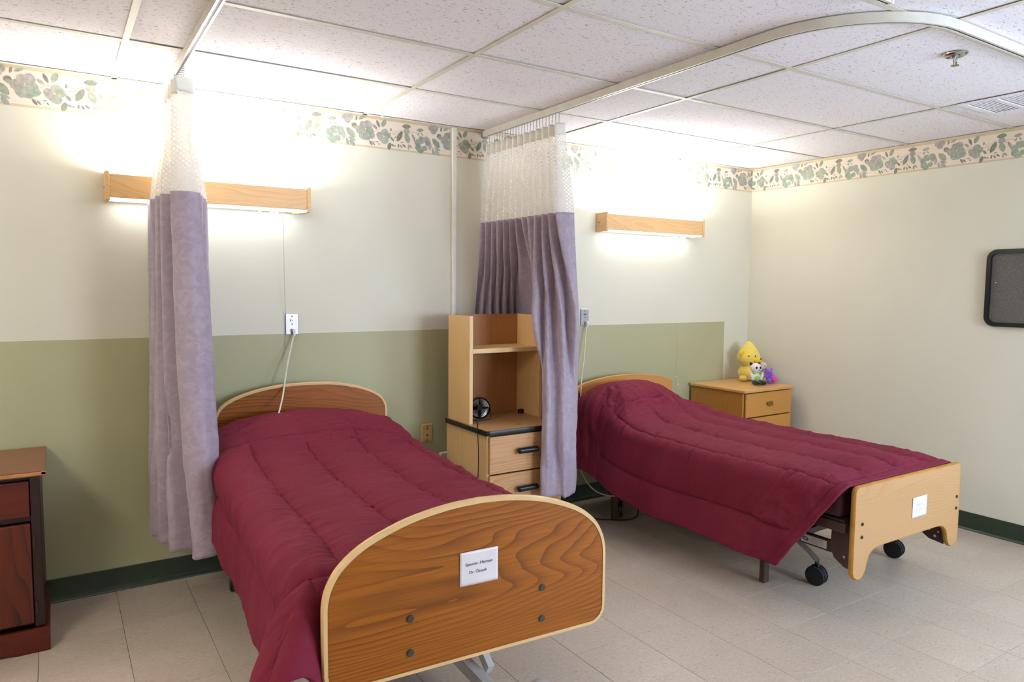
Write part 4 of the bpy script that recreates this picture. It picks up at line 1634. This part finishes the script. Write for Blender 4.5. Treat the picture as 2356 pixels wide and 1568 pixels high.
FYL = -2.018
bm = new()
prism(bm, ol, FYL-0.0105, FYL+0.0105)
fb = obj('footboard', bm, M_['oak_bed'], bed)
bm = new()
edge_ring(bm, ol, 0.010, FYL-0.0122, FYL+0.0122)
obj('edge_band', bm, M_['oak_band'], fb, 50)
for x in (-0.214, 0.214):
    for z in (0.571, 0.474):
        bolt(fb, x, FYL-0.0105, z, 0.0105)
head_half = [(-BW+0.002, 0.74), (-0.447, 0.818), (-0.405, 0.878), (-0.300, 0.926), (-0.150, 0.957), (0.0, 0.964)]
ol = arch(head_half, BW-0.002, 0.42, 0.05)
bm = new()
prism(bm, ol, -0.0105, 0.0105)
hb = obj('headboard', bm, M_['oak_bed'], bed)
bm = new()
edge_ring(bm, ol, 0.010, -0.0122, 0.0122)
obj('edge_band', bm, M_['oak_band'], hb, 50)
# frame, deck and base
wm = M_['white_metal']
bm = new()
for s in (-1, 1):
    box(bm, s*0.42-0.015, s*0.42+0.015, -1.98, -0.02, 0.44, 0.49, 0.003)
for y in (-0.06, -0.7, -1.3, -1.95):
    box(bm, -0.405, 0.405, y-0.015, y+0.015, 0.445, 0.485, 0.003)
obj('side_rail', bm, wm, bed)
bm = new()
box(bm, -0.43, 0.43, -1.97, -0.03, 0.491, 0.505, 0.002)
obj('deck', bm, wm, bed)
for s in (-1, 1):
    for x in (-0.214, 0.214):
        yy = FYL+0.011 if s > 0 else -0.055
        bm = new()
        box(bm, x-0.03, x+0.03, yy, yy+0.043, 0.44, 0.60, 0.002)
        obj('bracket', bm, wm, bed)
# base: two long members, cross tubes, scissor arms
bm = new()
for s in (-1, 1):
    box(bm, s*0.19-0.022, s*0.19+0.022, -1.98, -0.20, 0.085, 0.130, 0.004)
obj('base_beam', bm, wm, bed)
for y in (-0.22, -2.0):
    bm = new()
    box(bm, -0.40, 0.40, y-0.02, y+0.02, 0.108, 0.148, 0.004)
    obj('cross_tube', bm, wm, bed)
for y0, y1 in ((-0.45, -0.95), (-1.65, -1.15)):
    for s in (-1, 1):
        bm = new()
        sweep(bm, [(s*0.24, y0, 0.12), (s*0.24, y1, 0.45)], [(-0.012, -0.02), (0.012, -0.02), (0.012, 0.02), (-0.012, 0.02)])
        obj('lift_arm', bm, wm, bed)
bm = new()
sweep(bm, cr([(0.318, -1.80, 0.10), (0.322, -1.815, 0.121), (0.345, -1.87, 0.124), (0.40, -1.99, 0.105), (0.44, -2.10, 0.06)], 5), [(-0.030, -0.014), (0.030, -0.014), (0.030, 0.014), (-0.030, 0.014)])
obj('brake_pedal', bm, wm, bed, 40)
for x, y, a in ((-0.40, -0.22, 1.4), (0.40, -0.22, 1.7), (-0.40, -2.0, 0.5), (0.40, -2.0, 1.2)):
    caster(bed, x, y, a, mat_hood=wm, top=0.110)

# mattress and comforter of near bed
def mattress(label, loc, rz, z0, z1, L, mat):
    bm = new()
    box(bm, -0.43, 0.43, -L, -0.03, z0, z1, 0.03, 3)
    o = obj('mattress', bm, mat, None, 60, loc=loc, rot=(0, 0, rz))
    tag(o, label, 'mattress')
mattress('mattress hidden under the comforter of near left bed', (BL[0], BL[1], 0), TL, 0.506, 0.645, 1.90, M_['mattress'])
def topL(s, t):
    base = 0.672+0.022*np.exp(-(t/1.0)**2)
    hump = np.exp(-(np.clip(t-0.18, 0, None)/0.30)**2)*np.exp(-(np.clip(0.18-t, 0, None)/0.22)**2)
    acr = 0.035+0.095*np.clip(1-np.abs(s/0.46)**2.6, 0, 1)
    return base+hump*acr+0.004*np.cos(s*3.2)
comforter('comforter', 'maroon quilted comforter on the near left bed, hanging corner by footboard', (BL[0], BL[1], 0), TL,
          dict(hw=0.465, shift=-0.03, Lf=1.925, OL=0.30, OR=0.20, OF=0.235, t0=0.045, flare=0.05, cone=0.58, top=topL,
               s0=-0.325, spacing=0.245, q0=0.42, q1=-0.03, pn=2.6, wf=3.0, wave=0.3, notch=0.36, 
               bunch=[(0.22, 0.42, 0.22, 0.13, 0.034, 5.5, 10, 91), (0.02, 0.45, 0.16, 0.10, 0.014, 4, 13, 92), (-0.40, 0.15, 0.22, 0.14, 0.020, 3, 14, 93),
                      (-0.45, 1.80, 0.20, 0.18, 0.016, 7, 8, 94)]))

# ---------------------------------------------- bed, far right
BR = (-1.395, -0.10)
bed = thing('hospital_bed', 'far right hospital bed with brown steel frame and low light oak footboard', 'bed', (BR[0], BR[1], 0), 0)
FYR = -1.985
xl, xr = -0.428, 0.478     # board edges (local)
half = [(xl, 0.29), (xl+0.0, 0.24), (xl+0.010, 0.215), (xl+0.040, 0.198), (xl+0.075, 0.205), (xl+0.097, 0.235), (xl+0.108, 0.270), (xl+0.125, 0.298), (xl+0.160, 0.318), (xl+0.215, 0.324)]
lo = cr(half, 4)
ctr = (xl+xr)/2
ro = [(2*ctr-x, z) for x, z in reversed(lo)]
topc = []
for cx_, cz_, a0 in ((xr-0.028, 0.618-0.028, 0), (xl+0.028, 0.618-0.028, 90)):
    for k in range(6):
        a = radians(a0+90*k/5)
        topc.append((cx_+0.028*cos(a), cz_+0.028*sin(a)))
ol = lo+ro+topc
bm = new()
prism(bm, ol, FYR-0.011, FYR+0.011)
fb = obj('footboard', bm, M_['oak_light'], bed)
bm = new()
edge_ring(bm, ol, 0.003, FYR-0.0114, FYR+0.0114)
o = obj('edge_band', bm, M_['oak_light_edge'], fb, 50)
for x in (xl+0.056, xr-0.030):
    for z in (0.448, 0.389):
        bolt(fb, x, FYR-0.011, z, 0.008)
head_half = [(-0.449, 0.60), (-0.449, 0.78), (-0.444, 0.806), (-0.42, 0.818), (-0.345, 0.842), (-0.16, 0.869), (0.0, 0.875)]
ol = arch(head_half, 0.449, 0.30, 0.04)
bm = new()
prism(bm, ol, -0.0105, 0.0105)
hb = obj('headboard', bm, M_['oak_headr'], bed)
bm = new()
edge_ring(bm, ol, 0.003, -0.0112, 0.0112)
obj('edge_band', bm, M_['oak_headr'], hb, 50)
bm = new()
box(bm, -0.447+0.03, -0.447+0.045, -0.019, -0.0115, 0.66, 0.78, 0.002)
obj('latch', bm, M_['black'], hb)
br = M_['brown_metal']
for s in (-1, 1):
    bm = new()
    box(bm, s*0.415-0.014, s*0.415+0.014, -1.95, -0.03, 0.40, 0.445, 0.003)
    obj('side_rail', bm, br, bed)
bm = new()
for y in (-0.06, -0.6, -1.2, -1.9):
    box(bm, -0.40, 0.40, y-0.014, y+0.014, 0.402, 0.442, 0.003)
obj('cross_rail', bm, br, bed)
bm = new()
box(bm, -0.42, 0.42, -1.94, -0.03, 0.446, 0.456, 0.002)
obj('deck', bm, br, bed)
# slotted mounting plates behind the footboard
for s, x in ((-1, xl+0.085), (1, xr-0.085)):
    bm = new()
    pl_ = [(-1.972, 0.205), (-1.972, 0.440), (-1.85, 0.440), (-1.835, 0.40), (-1.83, 0.285), (-1.85, 0.245), (-1.90, 0.215)]
    A = [bm.verts.new((x-0.002, y, z)) for y, z in pl_]
    B = [bm.verts.new((x+0.002, y, z)) for y, z in pl_]
    bm.faces.new(A)
    bm.faces.new(list(reversed(B)))
    for j in range(len(A)):
        bm.faces.new((A[j], B[j], B[(j+1) % len(A)], A[(j+1) % len(A)]))
    pl_o = obj('mounting_plate', bm, br, bed)
    for yy, zz, rr in ((-1.945, 0.26, 0.005), (-1.90, 0.262, 0.006), (-1.93, 0.235, 0.007), (-1.955, 0.235, 0.004), (-1.87, 0.30, 0.004), (-1.95, 0.32, 0.004)):
        bm = new()
        cyl(bm, (x-0.0028, yy, zz), (x+0.0028, yy, zz), rr, 12)
        obj('hole', bm, M_['white_metal'] if rr > 0.0045 else M_['black'], pl_o, 40)
# lower chassis
for s in (-1, 1):
    bm = new()
    box(bm, s*0.36-0.02, s*0.36+0.02, -1.55, -0.30, 0.205, 0.250, 0.003)
    obj('base_beam', bm, br, bed)
bm = new()
box(bm, -0.38, 0.38, -1.53, -1.49, 0.208, 0.247, 0.003)
obj('cross_beam', bm, br, bed)
bm = new()
box(bm, -0.38, 0.38, -0.34, -0.30, 0.208, 0.247, 0.003)
obj('cross_beam', bm, br, bed)
# floor legs
for x, y in ((-0.362, -1.485), (0.362, -1.485), (-0.362, -0.33), (0.362, -0.33)):
    bm = new()
    box(bm, x-0.020, x+0.020, y-0.016, y+0.016, 0.0, 0.225, 0.003)
    l_ = obj('leg', bm, br, bed)
    for z in (0.19, 0.16, 0.05):
        bm = new()
        cyl(bm, (x+0.006, y-0.0155, z), (x+0.006, y-0.0175, z), 0.003, 8)
        obj('hole', bm, M_['black'], l_)
# arm from chassis to casters, scissor
for s in (-1, 1):
    bm = new()
    sweep(bm, [(s*0.30, -1.30, 0.235), (s*0.335, -1.52, 0.20), (s*0.16 if s < 0 else s*0.50, -1.66, 0.125)], [(-0.012, -0.016), (0.012, -0.016), (0.012, 0.016), (-0.012, 0.016)])
    bm.free()
for x in (-0.163, 0.540):
    bm = new()
    sweep(bm, [(x-0.095, -1.585, 0.235), (x-0.04, -1.62, 0.178), (x, -1.643, 0.128)], [(-0.016, -0.012), (0.016, -0.012), (0.016, 0.012), (-0.016, 0.012)])
    obj('caster_arm', bm, br, bed)
    caster(bed, x, -1.645, radians(-78), top=0.128)
bm = new()
sweep(bm, [(-0.36, -1.50, 0.18), (-0.10, -1.62, 0.285), (0.2, -1.62, 0.285), (0.52, -1.60, 0.22)], [(-0.012, -0.015), (0.012, -0.015), (0.012, 0.015), (-0.012, 0.015)])
obj('spreader', bm, br, bed)
bm = new()
sweep(bm, [(-0.39, -1.36, 0.40), (-0.34, -1.60, 0.235)], [(-0.012, -0.016), (0.012, -0.016), (0.012, 0.016), (-0.012, 0.016)])
obj('lift_arm', bm, br, bed)
bm = new()
box(bm, -0.345, -0.325, -1.835, -1.45, 0.262, 0.318, 0.003)
obj('inner_rail', bm, br, bed)
# identification label on the inner rail
bm = new()
xl_ = -0.3455
box(bm, xl_-0.0008, xl_, -1.812, -1.675, 0.271, 0.309)
lab = obj('data_label', bm, M_['paper'], bed)
bm = new()
n = 24
for k in range(n):
    a0, a1 = 2*pi*k/n, 2*pi*(k+1)/n
    def q(a, f):
        return bm.verts.new((xl_-0.0011, -1.700-0.017*f*cos(a), 0.290+0.0095*f*sin(a)-0.003*f*cos(a)))
    bm.faces.new((q(a0, 1), q(a1, 1), q(a1, 0.45), q(a0, 0.45)))
obj('logo', bm, M_['blue_ink'], lab)
bm = new()
for k in range(4):
    z = 0.300-k*0.0075
    box(bm, xl_-0.0011, xl_-0.0009, -1.800+0.006*(k % 2), -1.728, z, z+0.0016)
obj('fine_print', bm, M_['steel'], lab)
# head-end post, far casters
bm = new()
box(bm, -0.30, -0.25, -0.26, -0.22, 0.06, 0.40, 0.003)
obj('head_post', bm, br, bed)
for x in (-0.30, 0.30):
    caster(bed, x, -0.24 if x > 0 else -0.30, radians(50), top=0.14)
bm = new()
box(bm, -0.34, 0.34, -0.31, -0.23, 0.135, 0.165, 0.003)
obj('head_beam', bm, br, bed)
bm = new()
box(bm, -0.10, 0.05, -0.62, -0.42, 0.25, 0.36, 0.01, 2)
obj('motor_box', bm, M_['black'], bed)

mattress('dark maroon mattress end showing between far comforter corner and light footboard', (BR[0], BR[1], 0), 0, 0.457, 0.605, 1.93, M_['mattress'])
def topR(s, t):
    base = 0.618+0.012*np.exp(-(t/1.0)**2)
    hump = np.exp(-(np.clip(t-0.24, 0, None)/0.24)**2)*np.exp(-(np.clip(0.20-t, 0, None)/0.26)**2)
    acr = 0.05+0.155*np.exp(-((s+0.13)/0.33)**4)
    return base+hump*acr+0.018*np.cos(s*3.2)-0.01-0.030*smooth01((t-1.78)/.18)*np.clip(np.cos(s*3.0), 0.15, 1)
comforter('comforter', 'maroon quilted comforter on the far right bed, long side hanging low', (BR[0], BR[1], 0), 0,
          dict(hw=0.465, shift=-0.02, Lf=2.05, OL=0.375, OR=0.25, OF=-0.080, t0=0.03, flare=0.22, cone=0.2, headlift=0.17, top=topR, shear=0.68,
               s0=-0.425, spacing=0.25, q0=0.40, q1=-0.13, pn=3, wf=2.6, wave=0.7,
               bunch=[(-0.34, 0.36, 0.18, 0.13, 0.034, 6, 9, 95), (0.02, 0.42, 0.22, 0.13, 0.026, 5, 10, 96), (-0.52, 0.15, 0.24, 0.18, 0.048, 2.5, 11, 97),
                      (-0.62, 1.75, 0.25, 0.25, 0.022, 6, 7, 98)]))

# cables and loops under the far bed
def cable(name, label, pts, r, m):
    bm = new()
    tube(bm, cr(pts, 8), r, 8)
    tag(obj(name, bm, m, None, 60), label, 'cable')
cable('cable', 'white cable loop hanging under the head end of far bed', [(-1.86, -0.18, 0.40), (-1.86, -0.22, 0.27), (-1.84, -0.32, 0.175), (-1.78, -0.44, 0.155), (-1.72, -0.50, 0.21), (-1.70, -0.52, 0.30)], 0.0042, M_['cord'])
cable('cable', 'thin white wire drooping under the middle of far bed side rail', [(-1.77, -1.02, 0.25), (-1.775, -1.08, 0.19), (-1.78, -1.19, 0.135), (-1.775, -1.26, 0.15), (-1.77, -1.26, 0.21)], 0.0028, M_['cord'])
cable('power_cord', 'black power cord curling on the floor between the two beds', [(-2.2, -0.05, 0.20), (-2.15, -0.12, 0.05), (-2.05, -0.22, 0.006), (-1.90, -0.36, 0.006), (-1.72, -0.50, 0.006), (-1.60, -0.48, 0.02), (-1.56, -0.42, 0.12), (-1.56, -0.42, 0.26)], 0.004, M_['black'])

# ================================================================== NAME CARDS on the footboards
def card(label, loc, rz, w, h, lines, rough_w=None):
    t_ = thing('name_card', label, 'card', loc, rz)
    bm = new()
    nx, nzz = 16, 12
    V = [[bm.verts.new((w*i/nx, -0.0012-0.0012*max(0, sin(3.0*i/nx+1.5*j/nzz)), h*j/nzz)) for i in range(nx+1)] for j in range(nzz+1)]
    for j in range(nzz):
        for i in range(nx):
            bm.faces.new((V[j][i], V[j][i+1], V[j+1][i+1], V[j+1][i]))
    o = obj('sheet', bm, M_['paper'], t_, 60)
    md = o.modifiers.new('solid', 'SOLIDIFY')
    md.thickness = 0.0006
    md.offset = -1
    for txt, x, z, sz in lines:
        cu = bpy.data.curves.new('lettering', 'FONT')
        cu.body = txt
        cu.size = sz
        cu.extrude = 0.0001
        lo_ = bpy.data.objects.new('lettering', cu)
        C.objects.link(lo_)
        me = bpy.data.meshes.new_from_object(lo_.evaluated_get(bpy.context.evaluated_depsgraph_get()))
        me.name = 'lettering'
        bpy.data.objects.remove(lo_)
        me.materials.clear()
        me.materials.append(M_['ink'])
        lo_ = bpy.data.objects.new('lettering', me)
        lo_.parent = t_
        lo_.location = (x, -0.0030, z)
        lo_.rotation_euler = (pi/2, 0, 0)
        C.objects.link(lo_)
    return t_
Rz = Matrix.Rotation(TL, 3, 'Z')
pL = Vector((BL[0], BL[1], 0))+Rz @ Vector((-0.064, FYL-0.0110, 0.629))
card('white name card with two typed lines on the near orange footboard', pL, TL, 0.123, 0.099,
     [('Spencer, Herman', 0.017, 0.058, 0.0125), ('Dr. \u00d6zturk', 0.029, 0.034, 0.0125)])
c2 = card('white name card with faint illegible writing on the far light oak footboard', (BR[0]+xl+0.462, BR[1]+FYR-0.0115, 0.404), 0, 0.128, 0.099, [])
bm = new()
for (x0, x1, z) in ((0.030, 0.052, 0.060), (0.058, 0.082, 0.061), (0.050, 0.082, 0.038)):
    tube(bm, cr([(x0+(x1-x0)*k/7, -0.0032, z+0.0018*(-1)**k) for k in range(8)], 3), 0.0004, 5)
obj('handwriting', bm, M_['steel'], c2, 60)
